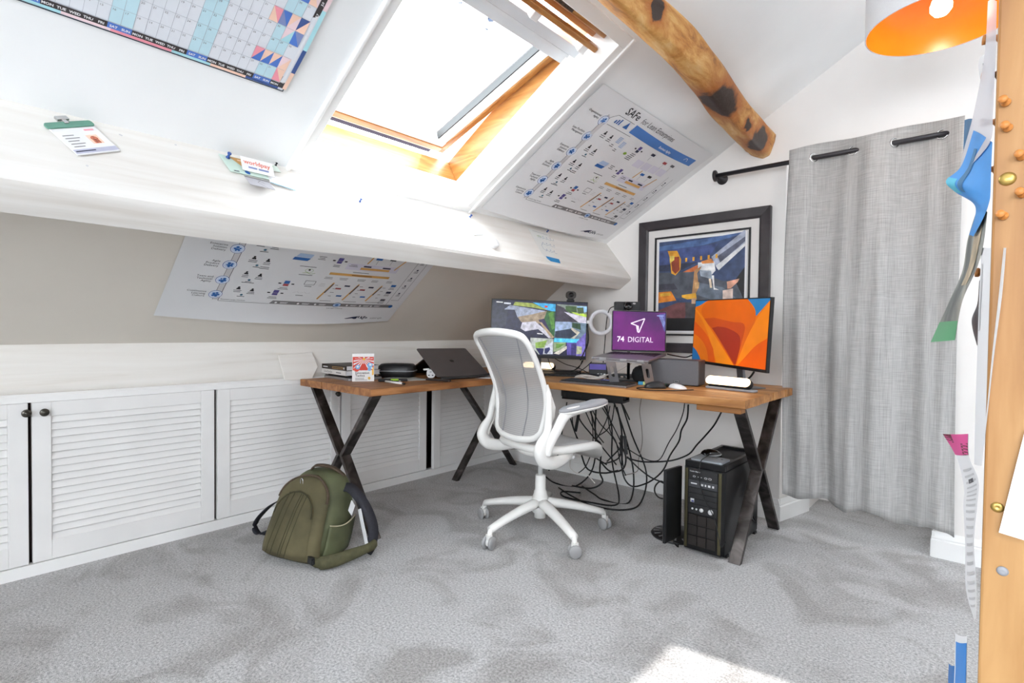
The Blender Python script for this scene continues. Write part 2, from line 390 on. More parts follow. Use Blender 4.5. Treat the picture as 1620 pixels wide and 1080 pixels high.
# rear gable with an unseen large window added for flat fill light, and the far wall
mb = MB(WALL); WX0, WX1, WZ0, WZ1 = -1.0, 2.3, .95, 2.2
gab(-3.4, WX0, 0, mb, YF-.12); gab(WX1, XR+.1, 0, mb, YF-.12); gab(WX0, WX1, WZ1, mb, YF-.12)
mb.box((WX0, YF-.12, -.05), (WX1, YF, WZ0)); struct('wall_rear', mb, 'white gable wall behind the camera')
mb = MB(WHITEP)
for k in range(5):
    x = WX0+(WX1-WX0)*k/4; mb.box((x-.03, YF-.09, WZ0), (x+.03, YF-.03, WZ1))
mb.box((WX0, YF-.09, WZ0), (WX1, YF-.03, WZ0+.06)); mb.box((WX0, YF-.09, WZ1-.06), (WX1, YF-.03, WZ1))
struct('window_2', mb, 'wide white framed window added in the rear gable for fill light')
mb = MB(WALL).box((XR, YF-.1, -.05), (XR+.1, YB+.1, 1.6)); struct('wall_right', mb, 'low white wall under the far slope')

# ------------------------------------------------------------------ the open roof window
win = thing('window_1', 'open pine roof window in the sloping ceiling', 'window', sl(.5, 1.4), kind='structure')
mb = MB(GLOSSW)                                          # white lining of the reveal + architrave
sbox(mb, OS0-.012, OS0, OY0, OY1, -.0, .15); sbox(mb, OS1, OS1+.012, OY0, OY1, 0, .15)
sbox(mb, OS0, OS1, OY0-.012, OY0, 0, .15); sbox(mb, OS0, OS1, OY1, OY1+.012, 0, .15)
mb.build('lining', win)
mb = MB(GLOSSW)
def arch(s0, s1, y0, y1): sbox(mb, s0, s1, y0, y1, -.014, .002)
arch(OS0-.05, OS0, OY0-.045, OY1+.05); arch(OS1, OS1+.05, OY0-.045, OY1+.05); arch(OS0, OS1, OY0-.045, OY0); arch(OS0, OS1, OY1, OY1+.05)
sbox(mb, OS0-.05, OS1+.05, OY1+.038, OY1+.052, -.022, .0); sbox(mb, OS0-.05, OS0-.036, OY0-.047, OY1+.05, -.022, 0); sbox(mb, OS0-.05, OS1+.05, OY0-.047, OY0-.035, -.022, 0)
mb.build('architrave', win, bevel=.003)
mb = MB(PINE)                                            # fixed pine frame
sbox(mb, OS0-.05, OS1, OY1, OY1+.05, .15, .275); sbox(mb, OS0-.05, OS1, OY0-.05, OY0, .15, .275)
mb.mat(PINEY); sbox(mb, OS0-.05, OS0, OY0, OY1, .15, .275); sbox(mb, OS1-.04, OS1+.02, OY0, OY1, .13, .275)
mb.build('frame', win, bevel=.003)
TH = rad(11.5); HS, HO = .845, .165                      # hinge line and opening angle of the sash
TD = -SD*math.cos(TH) + ND*math.sin(TH); TN = ND*math.cos(TH) + SD*math.sin(TH)
def sp(t, y, o): return sl(HS, y, HO) + TD*t + TN*o
def shbox(mb, t0, t1, y0, y1, o0, o1):
    vs = [sp(t, y, o) for o in (o0, o1) for t, y in ((t0, y0), (t1, y0), (t1, y1), (t0, y1))]
    mb.add(vs, [(0,3,2,1),(4,5,6,7),(0,1,5,4),(1,2,6,5),(2,3,7,6),(3,0,4,7)])
SY0, SY1, TE = 1.0, 1.838, .845
sash = MB(PINE); 
shbox(sash, 0, TE, SY1-.035, SY1, 0, .06); shbox(sash, 0, TE, SY0, SY0+.035, 0, .06); sash.mat(PINEY); shbox(sash, TE-.04, TE, SY0, SY1, 0, .055)
sasho = sash.build('sash', win, bevel=.004)
mb = MB(GLOSSW)
shbox(mb, .0, TE-.04, SY1-.085, SY1-.035, .006, .06); shbox(mb, 0, TE-.04, SY0+.035, SY0+.085, .006, .06); shbox(mb, TE-.075, TE-.04, SY0+.03, SY1-.03, .004, .06); shbox(mb, 0, .06, SY0, SY1, -.004, .05)
mb.mat(BLACKP); shbox(mb, .06, TE-.08, SY1-.092, SY1-.086, .012, .05)
mb.build('glazing_bead', sasho)
mb = MB(DARKALU); shbox(mb, TE-.055, TE+.004, SY0-.02, SY1+.02, .0555, .085); mb.mat(mat('dark_window_seal', '#2f2a33', .85, spec=.1)); shbox(mb, TE, TE+.078, SY0-.005, SY1-.02, .050, .0555); mb.build('bottom_flashing', sasho)
g = bpy.data.materials.new('window_glass'); g.use_nodes = True; nt = g.node_tree; nt.nodes.clear()
out = nt.nodes.new('ShaderNodeOutputMaterial'); tr = nt.nodes.new('ShaderNodeBsdfTransparent'); gl = nt.nodes.new('ShaderNodeBsdfGlossy'); gl.inputs['Roughness'].default_value = .02
mxs = nt.nodes.new('ShaderNodeMixShader'); mxs.inputs[0].default_value = .06; tr.inputs['Color'].default_value = (.97, .985, .98, 1)
nt.links.new(tr.outputs[0], mxs.inputs[1]); nt.links.new(gl.outputs[0], mxs.inputs[2]); nt.links.new(mxs.outputs[0], out.inputs[0])
GLASS = g
mb = MB(GLASS); shbox(mb, .05, TE-.05, SY0+.05, SY1-.05, .028, .034); mb.build('pane', sasho)
mb = MB(mat('bird_dirt', '#6d7a92', .8, var=.2))
rr = random.Random(3)
for (px, py, r) in ((729, 5, .006), (755, 12, .005), (777, 30, .012), (771, 46, .006), (620, 194, .008), (612, 191, .005), (640, 197, .005), (708, 232, .006)):
    d = ray(px, py); t = (sp(.4, 0, .026)-EYE).dot(TN)/d.dot(TN); p = EYE+d*t
    for k in range(3): 
        q = p+TD*rr.uniform(-r, r)+V((0, rr.uniform(-r, r), 0)); mb.add([q+TD*(math.cos(a)*r*.6)+V((0, math.sin(a)*r*.8, 0)) for a in (0, 1, 2, 3, 4, 5)], [(0, 1, 2, 3, 4, 5)])
mb.build('dirt_spots', sasho)
# head of the window: blind rails, bar, boards
mb = MB(mat('white_blind_rail', '#dfe2e6', .35, var=.015))
sbox(mb, .80, .835, SY0, 1.80, .105, .15); sbox(mb, .835, .848, SY0, 1.80, .095, .15); sbox(mb, .848, .885, SY0, 1.838, .10, .15); sbox(mb, .885, .893, SY0, 1.84, .085, .15); mb.build('blind_rail', win)
mb = MB(PINEY); sbox(mb, .925, .948, SY0, 1.85, .045, .085); mb.build('vent_bar', win, bevel=.006)
mb = MB(WHITEP)
for y in (1.12, 1.5, 1.80): sbox(mb, .89, .93, y-.02, y+.02, .06, .1)
mb.build('bar_bracket', win, bevel=.004)
mb = MB(PINEY); sbox(mb, .95, .985, OY0, 1.848, .11, .2); sbox(mb, .985, 1.018, OY0, 1.848, .06, .2); mb.build('head_board', win, bevel=.004)
mb = MB(mat('data_plate', '#4c4138', .4, .3, var=.2, vscale=120)); sbox(mb, .99, 1.012, 1.48, 1.62, .0585, .0605); mb.build('data_plate', win)
# ------------------------------------------------------------------ louvred eaves cupboards
XD = -2.973                                              # front face of the doors
DARKIN = mat('dark_cupboard_inside', '#2b1512', .8, var=.1)
def louvre_door(root, y0, y1, name='door', knob=None, rot=0., hinge=None, z0=.053, z1=.731):
    st, tr_, br = .062, .062, .085
    mb = MB(DOORW); t = .028; x = XD
    mb.box((x-t, y0, z0), (x, y0+st, z1)).box((x-t, y1-st, z0), (x, y1, z1)).box((x-t, y0+st, z1-tr_), (x-.001, y1-st, z1)).box((x-t, y0+st, z0), (x-.001, y1-st, z0+br))
    n = 17; lo, hi = z0+br-.004, z1-tr_+.002; p = (hi-lo)/n
    for k in range(n):
        z = lo+p*k
        mb.prism([(x-.0015, y0+st, z+.001), (x-.007, y0+st, z-.001), (x-.026, y0+st, z+p+.003), (x-.0205, y0+st, z+p+.005)], (0, y1-y0-2*st, 0))
    o = mb.build(name, root, bevel=.0015, seg=1)
    if rot:
        H = M.Translation((XD-t, hinge, 0)) @ M.Rotation(rot, 4, 'Z') @ M.Translation((-(XD-t), -hinge, 0))
        o.data.transform(H)
    if knob:
        ky, kz = knob
        T = M.Translation((x, ky, kz)) @ M.Rotation(PI/2, 4, 'Y')
        kb = MB(mat('pewter', '#55524c', .32, .85, var=.12, vscale=60)).lathe([(.011, 0), (.008, .006), (.007, .012), (.0155, .015), (.0165, .018), (.014, .021), (.010, .0205), (.009, .0225), (.0045, .024), (0, .0265)], 24, T)
        kb.build('knob', o)
    return o
def cupboard(label, y0, y1, doors):
    r = thing('eaves_cupboard', label, 'cupboard', (XD-.2, (y0+y1)/2, .05), group='louvred cupboards under the eaves')
    mb = MB(DARKIN); xb, xf = XD-.40, XD-.03
    mb.box((xb, y0, .052), (xb+.01, y1, .732)).box((xb, y0, .052), (xf, y1, .06)).box((xb, y0, .724), (xf, y1, .732)).box((xb, y0, .06), (xf, y0+.012, .724)).box((xb, y1-.012, .06), (xf, y1, .724))
    mb.build('body', r)
    for d in doors: louvre_door(r, *d[:2], **d[2])
    return r
K = lambda px, py: (lambda p: (p.y, p.z))(on(px, py, 0, XD))
cupboard('louvred white cupboard at the left edge whose knob sits beside its neighbour\'s', -.45, .303, [(-.42, .298, dict(knob=K(41, 653)))])
cupboard('louvred white cupboard with a pewter knob at the top left of its wide door', .305, 1.02, [(.31, 1.015, dict(knob=K(69.5, 651.5)))])
cupboard('pair of louvred white cupboard doors behind the backpack and the desk end', 1.022, 2.43, [(1.029, 1.733, dict(knob=(1.71, .655))), (1.743, 2.412, {})])
cupboard('louvred white cupboard in the far corner with its door slightly ajar', 2.432, 3.215, [(2.452, 3.06, dict(rot=rad(3.0), hinge=3.06))])
mb = MB(DOORW).box((XD-.03, 3.06, .053), (XD, YB-.001, .733)); struct('trim_2', mb, 'white filler strip beside the corner cupboard')

# ------------------------------------------------------------------ desks
WOODX = ramp_mat('waxed_plank_along_x', [(.2, '#70421c'), (.42, '#9c6732'), (.6, '#b68049'), (.8, '#c4945c')], .5, 2.6, (1.1, 9, 9), .3, 9, .8)
WOODY_SHADED = ramp_mat('shaded_waxed_plank_along_y', [(.2, '#5f3718'), (.42, '#8d5a30'), (.6, '#a87243'), (.8, '#b98452')], .5, 2.6, (9, 1.1, 9), .3, 9, .8)  # same wood as the long desk, darkened to hold the dimmer light there
RAWST = ramp_mat('worn_raw_steel', [(.25, '#2b2726'), (.45, '#423d3b'), (.62, '#5f5957'), (.8, '#857f7d')], .38, 4, (3, 3, 3), .1, 7, .7, metal=.75)
def wavy_top(mb, x0, x1, y0, y1, z0, z1, planks, along, seed):
    """planked slab whose boards have slightly uneven edges"""
    rr = random.Random(seed)
    L0, L1, W0, W1 = (x0, x1, y0, y1) if along == 'x' else (y0, y1, x0, x1)
    w = (W1-W0)/planks
    for k in range(planks):
        a, bb = W0+w*k+.0008, W0+w*(k+1)-.0008; n = 30; e0 = rr.uniform(-.004, .004); e1 = rr.uniform(-.004, .004)
        ring = []
        for i in range(n+1):
            t = L0+e0+(L1+e1-L0-e0)*i/n; f = lambda ph: .0022*math.sin(t*7+ph+k)+.0012*math.sin(t*19+ph*2)
            c = [(a+(f(1) if k == 0 else 0), z0+.004), (a+.004+(f(1) if k == 0 else 0), z0), (bb-.004, z0), (bb+(f(2) if k == planks-1 else 0), z0+.004), (bb+(f(2) if k == planks-1 else 0), z1-.003), (bb-.003, z1), (a+.003, z1), (a+(f(1.5) if k == 0 else 0), z1-.003)]
            ring.append([V((t, q, z)) if along == 'x' else V((q, t, z)) for q, z in c])
        mb.loft(ring, smooth=False)
def xlegs(root, plane, c, a0, a1, z1, w=.055, t=.022, out=1):
    """two bars crossing in an X, each bent at the middle, as four welded lengths; plane 'x': legs lie in x = c"""
    P = (lambda q, z: V((c, q, z))) if plane == 'x' else (lambda q, z: V((q, c, z)))
    up = V((0, 1, 0)) if plane == 'x' else V((1, 0, 0))
    mid, zc = (a0+a1)/2, z1*.52
    off = V((out*.0, 0, 0))
    for s, (q, z) in ((1, (a0, 0)), (1, (a1, 0)), (1, (a0, z1)), (1, (a1, z1))):
        e = .028 if q > mid else -.028
        mb = MB(RAWST); p, m_ = P(q, z), P(mid+e*.55, zc)
        d = (m_-p).normalized(); sd = V((1, 0, 0)) if plane == 'x' else V((0, 1, 0)); nn = d.cross(sd)
        # section: w across the plane's normal, t inside the plane, ends cut level
        k = t/2/max(.3, abs(d.z)); h = up*k
        vs = [p-h-sd*w/2, p+h-sd*w/2, p+h+sd*w/2, p-h+sd*w/2, m_-h-sd*w/2, m_+h-sd*w/2, m_+h+sd*w/2, m_-h+sd*w/2]
        mb.add(vs, [(3,2,1,0),(4,5,6,7),(0,1,5,4),(1,2,6,5),(2,3,7,6),(3,0,4,7)])
        mb.build('leg', root, bevel=.0025)
TOPZ = .765
desk = thing('desk', 'long waxed plank desk with black steel X legs along the back wall', 'desk', (-1.86, 2.8, 0), group='plank desks with steel X legs')
mb = MB(WOODX); wavy_top(mb, -2.925, -.778, 2.375, 3.212, .727, TOPZ, 4, 'x', 1)
mb.build('tabletop', desk)
xlegs(desk, 'x', -.842, 2.49, 3.085, .727); xlegs(desk, 'x', -2.76, 2.50, 3.11, .727)
mb = MB(WOODX).box((-1.0, 2.40, .700), (-.80, 2.46, .7265)); mb.build('support_block', desk, bevel=.003)
ret = thing('desk', 'short shade-toned plank desk on a steel X frame along the cupboards', 'desk', (-2.57, 1.9, 0), group='plank desks with steel X legs')
mb = MB(WOODY_SHADED); wavy_top(mb, -2.925, -2.215, 1.452, 2.368, .727, TOPZ-.001, 3, 'y', 5)
mb.build('tabletop', ret)
xlegs(ret, 'y', 1.52, -2.88, -2.27, .727)

# ------------------------------------------------------------------ task chair
CHW = mat('chair_white_nylon', '#e6e5e2', .42, var=.012)
CASTER = mat('caster_grey', '#9a9a9b', .5, var=.03)
def mesh_mat(name, col, see, scale):
    m = bpy.data.materials.new(name); m.use_nodes = True; nt = m.node_tree; N = nt.nodes; L = nt.links; b = N['Principled BSDF']
    b.inputs['Base Color'].default_value = (*hexc(col), 1); b.inputs['Roughness'].default_value = .7
    tc = N.new('ShaderNodeTexCoord'); wv = N.new('ShaderNodeTexWave'); wv.bands_direction = 'Z'; wv.inputs['Scale'].default_value = scale; wv.inputs['Distortion'].default_value = .3
    L.new(tc.outputs['Object'], wv.inputs['Vector'])
    mr = N.new('ShaderNodeMapRange'); mr.inputs['To Min'].default_value = see[0]; mr.inputs['To Max'].default_value = see[1]
    L.new(wv.outputs['Fac'], mr.inputs['Value']); L.new(mr.outputs['Result'], b.inputs['Alpha']); return m
MESHM = mesh_mat('grey_seat_mesh', '#b3b1b0', (.66, .86), 34)
SEATM = mat('grey_seat_fabric', '#a3a2a2', .8, var=.03, vscale=60, bump=.25, bscale=300)
PADM = mat('armrest_pad_grey', '#98999d', .6, var=.02)
chair = thing('office_chair', 'white mesh backed swivel office chair standing at the corner of the desks', 'chair', (-1.739, 2.177, 0), rad(77-90))
# local axes: +y forward, +x right
def part(mb, name, root, **k): return mb.build(name, root, world=False, **k)
mb = MB(CHW)
mb.lathe([(.030, .075), (.030, .098), (.042, .105), (.046, .15), (.041, .185), (.035, .2), (.034, .212), (.028, .22), (.027, .295), (.025, .30), (.0, .302)], 28)
for k in range(5):
    a = rad(-167.5+72*k - (77-90)); 
    rings = []
    for i in range(9):
        t = i/8; r = .03+.315*t; z = .155-.035*t-.028*t*t; w = .034-.012*t; h = .026-.009*t
        cx, cy = math.cos(a), math.sin(a); c = V((cx*r, cy*r, z)); sd = V((-cy, cx, 0))
        rings.append([c+sd*w*math.cos(q)*1.0+V((0, 0, h*math.sin(q))) for q in [2*PI*j/10 for j in range(10)]])
    mb.loft(rings)
    mb.tube([(cx*.342, cy*.342, .095), (cx*.35, cy*.35, .06)], .013, 10)
part(mb, 'base', chair)
for k in range(5):
    a = rad(-167.5+72*k - (77-90)); sw = a+1.0+k*.9; c = V((math.cos(a)*.352, math.sin(a)*.352, .031)); ax = V((math.cos(sw), math.sin(sw), 0))
    mb = MB(CASTER)
    T = M.Translation(c) @ ax.to_track_quat('Z', 'Y').to_matrix().to_4x4()
    for z0, z1 in ((-.025, -.009), (.009, .025)): mb.lathe([(.0, z0), (.026, z0), (.031, z0+.004), (.031, z1-.004), (.026, z1), (0, z1)], 20, T)
    mb.mat(CHW); mb.lathe([(.018, -.0085), (.018, .0085)], 16, T); mb.box((-.012, -.012, .01), (.012, .012, .04), M.Translation(c))
    part(mb, 'caster', chair)
part(MB(mat('gas_lift_grey', '#d4d5d5', .3, .3)).lathe([(.014, .29), (.014, .43)], 16), 'gas_lift', chair)
# seat
def seatring(sx, fy, by, z, drop):
    out = []
    for k in range(40):
        a = 2*PI*k/40; c, s_ = math.cos(a), math.sin(a); ex = .62
        x = sx*math.copysign(abs(c)**ex, c); y = (fy if s_ > 0 else by)*math.copysign(abs(s_)**ex, s_)
        y = y+.06; zz = z - drop*max(0, y-.16)**2*9 + .03*x*x*4*.3 + .05*max(0, -(y+.05))**1.5
        out.append(V((x, y, zz)))
    return out
mb = MB(CHW).loft([seatring(.20, .215, .205, .452, .5), seatring(.236, .245, .228, .456, .5), seatring(.243, .25, .236, .472, .5), seatring(.238, .247, .231, .488, .5), seatring(.222, .232, .212, .494, .5), seatring(.215, .224, .205, .489, .5)])
part(mb, 'seat_frame', chair)
mb = MB(SEATM).loft([seatring(.221, .229, .212, .483, .5), seatring(.218, .226, .208, .4935, .5), seatring(.15, .16, .14, .488, .5), seatring(.05, .06, .05, .484, .5)])
part(mb, 'seat_cushion', chair)
mb = MB(CHW)                                              # tilt housing
rings = []
for y, w, z0, z1 in ((-.13, .05, .425, .455), (-.08, .085, .405, .455), (0, .10, .395, .455), (.12, .09, .41, .455), (.2, .06, .43, .455)):
    rings.append([V((w*x, y, (z0+z1)/2+(z1-z0)/2*z)) for x, z in ((-1, .7), (-.9, -.3), (-.6, -1), (.6, -1), (.9, -.3), (1, .7), (.7, 1), (-.7, 1))])
mb.loft(rings); part(mb, 'tilt_housing', chair, subsurf=1)
# backrest: closed frame loop with mesh
def bk(z):                                               # (forward, half width) of the side rail at height z
    T_ = [(.53, -.165, .17), (.58, -.148, .19), (.66, -.136, .203), (.71, -.136, .21), (.78, -.152, .217), (.87, -.19, .221), (.95, -.232, .222), (1.03, -.283, .218)]
    for (a, f0, w0), (b_, f1, w1) in zip(T_, T_[1:]):
        if z <= b_ or b_ == 1.03: t = max(0, min(1, (z-a)/(b_-a))); return f0+(f1-f0)*t, w0+(w1-w0)*t
right = [V((bk(z)[1], bk(z)[0], z)) for z in (.56, .60, .66, .72, .79, .87, .95, 1.005)]
loop = right + [V((.185, -.286, 1.034)), V((.09, -.302, 1.046)), V((0, -.306, 1.049)), V((-.09, -.302, 1.046)), V((-.185, -.286, 1.034))] + [V((-p.x, p.y, p.z)) for p in right[::-1]] + [V((-.145, -.168, .532)), V((-.07, -.182, .519)), V((0, -.186, .516)), V((.07, -.182, .519)), V((.145, -.168, .532))]
lp = cat_rom(loop, 4, True)
mb = MB(CHW).tube(lp, [.0135+.006*max(0, (p.z-1.0)/.05)+.004*max(0, (.56-p.z)/.05) for p in lp], 10, closed=True)
part(mb, 'back_frame', chair)
def bmesh_pt(i, j):
    z = .528+.508*j; f, w = bk(z); x = (i*2-1)*w; return V((x, f-.028*(1-(i*2-1)**2)-.012*0, z - (.012*(1-(i*2-1)**2) if j == 0 else 0) + (.012*(1-(i*2-1)**2))*j))
part(MB(MESHM).grid(bmesh_pt, 16, 22), 'back_mesh', chair)
SEAM = mat('mesh_seam_grey', '#8f8f92', .7, var=.03)
for sgn in (-1, 1):
    pts = [bmesh_pt(.5+sgn*q, t)+V((0, -.003, 0)) for q, t in ((.40, 1), (.335, .85), (.27, .65), (.235, .45), (.23, .25), (.25, .02))]
    part(MB(SEAM).tube(cat_rom(pts, 5), .0028, 6), 'mesh_seam', chair)
for s in (1, -1):                                         # J shaped uprights, recline wings, arms
    pts = [(.218, -.145, .80), (.232, -.138, .74), (.243, -.148, .66), (.25, -.162, .58), (.252, -.195, .53), (.253, -.205, .49), (.25, -.175, .445), (.235, -.10, .425), (.20, .0, .432), (.14, .09, .44), (.06, .13, .445)]
    rs = [.010, .015, .018, .020, .027, .031, .033, .031, .028, .024, .02]
    part(MB(CHW).tube(cat_rom([(s*x, y, z) for x, y, z in pts], 5), [rs[min(i//5, 10)]+(rs[min(i//5+1, 10)]-rs[min(i//5, 10)])*(i % 5)/5 for i in range(51)], 12, flat=.85), 'upright', chair)
    mb = MB(CHW); prof = [(-.20, .87), (-.155, .79), (-.115, .74), (-.095, .69), (-.10, .64), (-.125, .60), (-.14, .64), (-.137, .72), (-.155, .79)]
    mb.prism([(s*.218, y, z) for y, z in prof], (s*.014, 0, 0)); part(mb, 'lumbar_wing', chair, bevel=.004)
    pts = [(.268, -.175, .475), (.272, -.16, .53), (.277, -.125, .59), (.28, -.088, .648), (.28, -.05, .668), (.28, .02, .678), (.275, .10, .685), (.272, .16, .69)]
    rs = [.017, .021, .023, .025, .024, .02, .017, .012]
    part(MB(CHW).tube(cat_rom([(s*x, y, z) for x, y, z in pts], 5), [rs[min(i//5, 7)]+(rs[min(i//5+1, 7)]-rs[min(i//5, 7)])*(i % 5)/5 for i in range(36)], 12), 'arm', chair)
    def padring(k, z):
        return [V((s*(.277+k*.047*math.copysign(abs(math.cos(a))**.7, math.cos(a))), .045+k*.15*math.copysign(abs(math.sin(a))**.75, math.sin(a)), z+.022*((.045+.15*math.sin(a))-.0)/.2)) for a in [2*PI*j/24 for j in range(24)]]
    part(MB(CHW).loft([padring(.8, .667), padring(.98, .676), padring(1, .683)]), 'armrest_shell', chair)
    part(MB(PADM).loft([padring(.995, .682), padring(.99, .692), padring(.9, .699), padring(.4, .700)]), 'arm_pad', chair)
part(MB(WHITEP).tube([(.1, .05, .43), (.2, .05, .425)], .01, 8), 'height_lever', chair)

# ------------------------------------------------------------------ computer tower
TX0, TX1, TY0, TY1, TZ = -1.092, -.893, 2.478, 2.97, .437
pc = thing('computer_tower', 'black computer tower with its front door open under the desk end', 'computer', ((TX0+TX1)/2, (TY0+TY1)/2, 0))
CASE = mat('satin_black_steel', '#1b1b1d', .32, .4, var=.06)
OLIVE = mat('brushed_bronze_edge', '#5b5640', .35, .7, var=.08)
mb = MB(CASE)
c = .02
mb.prism([(TX0, TY0+c, .012), (TX0+c*.6, TY0, .012), (TX1-c*.6, TY0, .012), (TX1, TY0+c, .012), (TX1, TY1, .012), (TX0, TY1, .012)], (0, 0, TZ-.03-.012)); pcb = mb.build('case', pc, bevel=.003)
mb = MB(CASE)                                             # raised top with a recess
z0, z1 = TZ-.03, TZ
mb.box((TX0+.004, TY0+.012, z0), (TX1-.004, TY0+.035, z1)).box((TX0+.004, TY1-.03, z0), (TX1-.004, TY1-.002, z1)).box((TX0+.004, TY0+.035, z0), (TX0+.024, TY1-.03, z1)).box((TX1-.024, TY0+.035, z0), (TX1-.004, TY1-.03, z1)).box((TX0+.02, TY0+.03, z0), (TX1-.02, TY0+.2, z1-.004))
mb.build('top_panel', pc, bevel=.003)
mb = MB(mat('vent_black', '#222224', .6, var=.2, vscale=200)).box((TX0+.024, TY0+.2, z0), (TX1-.024, TY1-.03, z1-.014)); mb.build('top_vent', pc)
mb = MB(OLIVE)
for x in (TX0+.012, TX1-.026): mb.box((x, TY0-.004, .02), (x+.014, TY0+.004, TZ-.035))
mb.build('edge_strip', pc, bevel=.002)
BX0, BX1 = TX0+.03, TX1-.03
def bay(z0, z1, name, m_, dep=.004):
    return MB(m_).box((BX0, TY0-dep, z0), (BX1, TY0+.006, z1)).build(name, pc, bevel=.0015)
BAY = mat('bay_black', '#202022', .5, var=.06)
SILV = mat('printed_silver', '#d9dadb', .4, .3, var=.03)
b1 = bay(.352, .402, 'drive_panel', BAY); b2 = bay(.315, .350, 'card_reader', mat('bay_charcoal', '#3a3b3f', .45, var=.05))
for k in range(3): bay(.236+.026*k, .2605+.026*k, 'drive_cover', BAY)
b3 = bay(.190, .2335, 'button_panel', BAY)
fs = Sheet((BX0, TY0-.0045, 0), (1, 0, 0), (0, 0, 1))
mb = MB(SILV); fs.text(mb, 'Cooler Master', .006, .389, .0085, bold=.02)
for u, r in ((.028, .007), (.048, .003), (.063, .003), (.084, .0075), (.104, .008)):
    fs.disc(mb, u, .368, r, .0004, ry=r*.6)
mb.mat(BAY)
for u, r in ((.028, .0052), (.084, .0056), (.104, .006)): fs.disc(mb, u, .368, r, .0008, ry=r*.5)
mb.build('ports', b1)
mb = MB(SILV)
fs.rect(mb, .012, .331, .03, .006); 
for u, w in ((.062, .011), (.080, .007), (.095, .012), (.115, .009)): fs.rect(mb, u, .328, w, .010)
mb.build('card_slots', b2)
mb = MB(SILV); fs.rect(mb, .012, .243, .018, .018, .0006); mb.mat(mat('sticker_blue', '#4a4f86', .5)); fs.rect(mb, .016, .244, .013, .008, .0009); mb.build('sticker', pc)
for u, r in ((.022, .0048), (.042, .0048), (.066, .0095), (.110, .0125)):
    MB(SILV).lathe([(r, 0), (r, .003), (r*.7, .0045), (0, .0045)], 20, M.Translation((BX0+u, TY0-.004, .212)) @ M.Rotation(PI/2, 4, 'X')).build('button', b3)
GR = mat('front_mesh_brown', '#2c2725', .6, .3, var=.15, vscale=300)
mb = MB(GR)
for i in range(3):
    for j in range(3): mb.box((BX0+.002+.0455*i, TY0-.005, .035+.0505*j), (BX0+.044+.0455*i, TY0+.004, .082+.0505*j))
mb.build('front_grille', pc, bevel=.002)
door = MB(CASE).prism([(TX0-.006, TY0+.005, .06), (TX0-.006, TY0-.165, .07), (TX0-.018, TY0-.17, .07), (TX0-.024, TY0-.16, .07), (TX0-.024, TY0+.005, .06)], (0, 0, .345)).build('front_door', pc, bevel=.003)
for y in (TY0+.04, TY1-.05): MB(CASE).box((TX0-.004, y, 0), (TX1+.004, y+.03, .013)).build('foot', pc)
# ------------------------------------------------------------------ backpack
OLV = ramp_mat('olive_canvas', [(.3, '#45402b'), (.5, '#575138'), (.7, '#675f43')], .85, 6, (1, 1, 1), .3, 6)
OLVS = ramp_mat('olive_nylon', [(.3, '#43462f'), (.5, '#53573c'), (.7, '#626748')], .7, 6, (1, 1, 1), .2, 6)
BROWNZ = mat('brown_webbing', '#4a3c2e', .8, var=.1, vscale=60)
NAVY = mat('black_navy_webbing', '#23232b', .75, var=.08, vscale=120, bump=.2, bscale=500)
BKR = rad(18)
bag = thing('backpack', 'olive green canvas backpack slumped on the carpet by the desk leg', 'bag', (-2.375, 1.215, 0), BKR)
# local: x width (right +), y depth (front -), z up; leaning back
def lean(x, y, z): return V((x+.05*z, y+.30*z-.02, z))
def bring(z, w, d, r=.06, n=6):
    return [lean(x, y, z) for x, y in rrect(w, d, min(r, w/2.2, d/2.2), n)]
prof = [(.0, .24, .15), (.008, .31, .20), (.03, .345, .235), (.08, .355, .245), (.16, .35, .235), (.24, .325, .22), (.30, .285, .19), (.34, .24, .155), (.362, .19, .115), (.375, .12, .06)]
body = MB(OLVS).loft([bring(z, w, d, .075) for z, w, d in prof])
bo = part(body, 'body', bag, subsurf=1)
# bulged front panel with an arched top
def fpt(x, z, out=0.):
    d = 0
    for (z0, w0, d0), (z1, w1, d1) in zip(prof, prof[1:]):
        if z0 <= z <= z1: t = (z-z0)/(z1-z0); d = d0+(d1-d0)*t; w = w0+(w1-w0)*t
    return lean(x, -d/2-out*(1-.3*(x/.17)**2)+.02*(x/.16)**4, z)
def arch_pts(wb, wt, z0, z1, n=10):
    pts = [(-wb, z0), (wb, z0)]
    for k in range(n+1):
        a = PI*k/n; pts.append((wt*math.cos(a), z1-.10+.10*math.sin(a)))
    return pts
def panel(mb, wb, wt, z0, z1, out, n=16, m=18):
    def f(i, j, o):
        z = z0+(z1-z0)*j; zt = (z-(z1-.10))/.10
        hw = wb+(wt-wb)*min(1, j*1.2); hw = hw if zt <= 0 else hw*math.sqrt(max(0.02, 1-zt*zt))
        x = (i*2-1)*hw; e = min(1, (1-abs(i*2-1))*6, j*9, (1-j)*5+.05); return fpt(x, z, o*max(0, e)**.5)
    mb.grid(lambda i, j: f(i, j, out), n, m)
pm = MB(OLV); panel(pm, .172, .145, .012, .360, .022); part(pm, 'front_panel', bag, solid=.006)
pk = MB(OLV); panel(pk, .142, .112, .03, .305, .042); pko = part(pk, 'front_pocket', bag, solid=.005)
mb = MB(mat('olive_seam', '#3d3b28', .9))
for x0, x1 in ((-.085, -.05), (-.055, -.02), (-.01, .02), (.005, .033), (.03, .055)):
    mb.tube([fpt(x0+(x1-x0)*t, .045+.255*t, .0455) for t in [k/12 for k in range(13)]], .0016, 5)
mb.tube([fpt(*p, .042) for p in arch_pts(.142, .112, .03, .305)[2:]], .003, 6)
mb.build('seam', pko, world=False)
mb = MB(BROWNZ); pts = [fpt(x, z, .012) for x, z in arch_pts(.172, .145, .012, .360)[2:]]; mb.tube(cat_rom(pts, 3), .006, 8); part(mb, 'zip', bag)
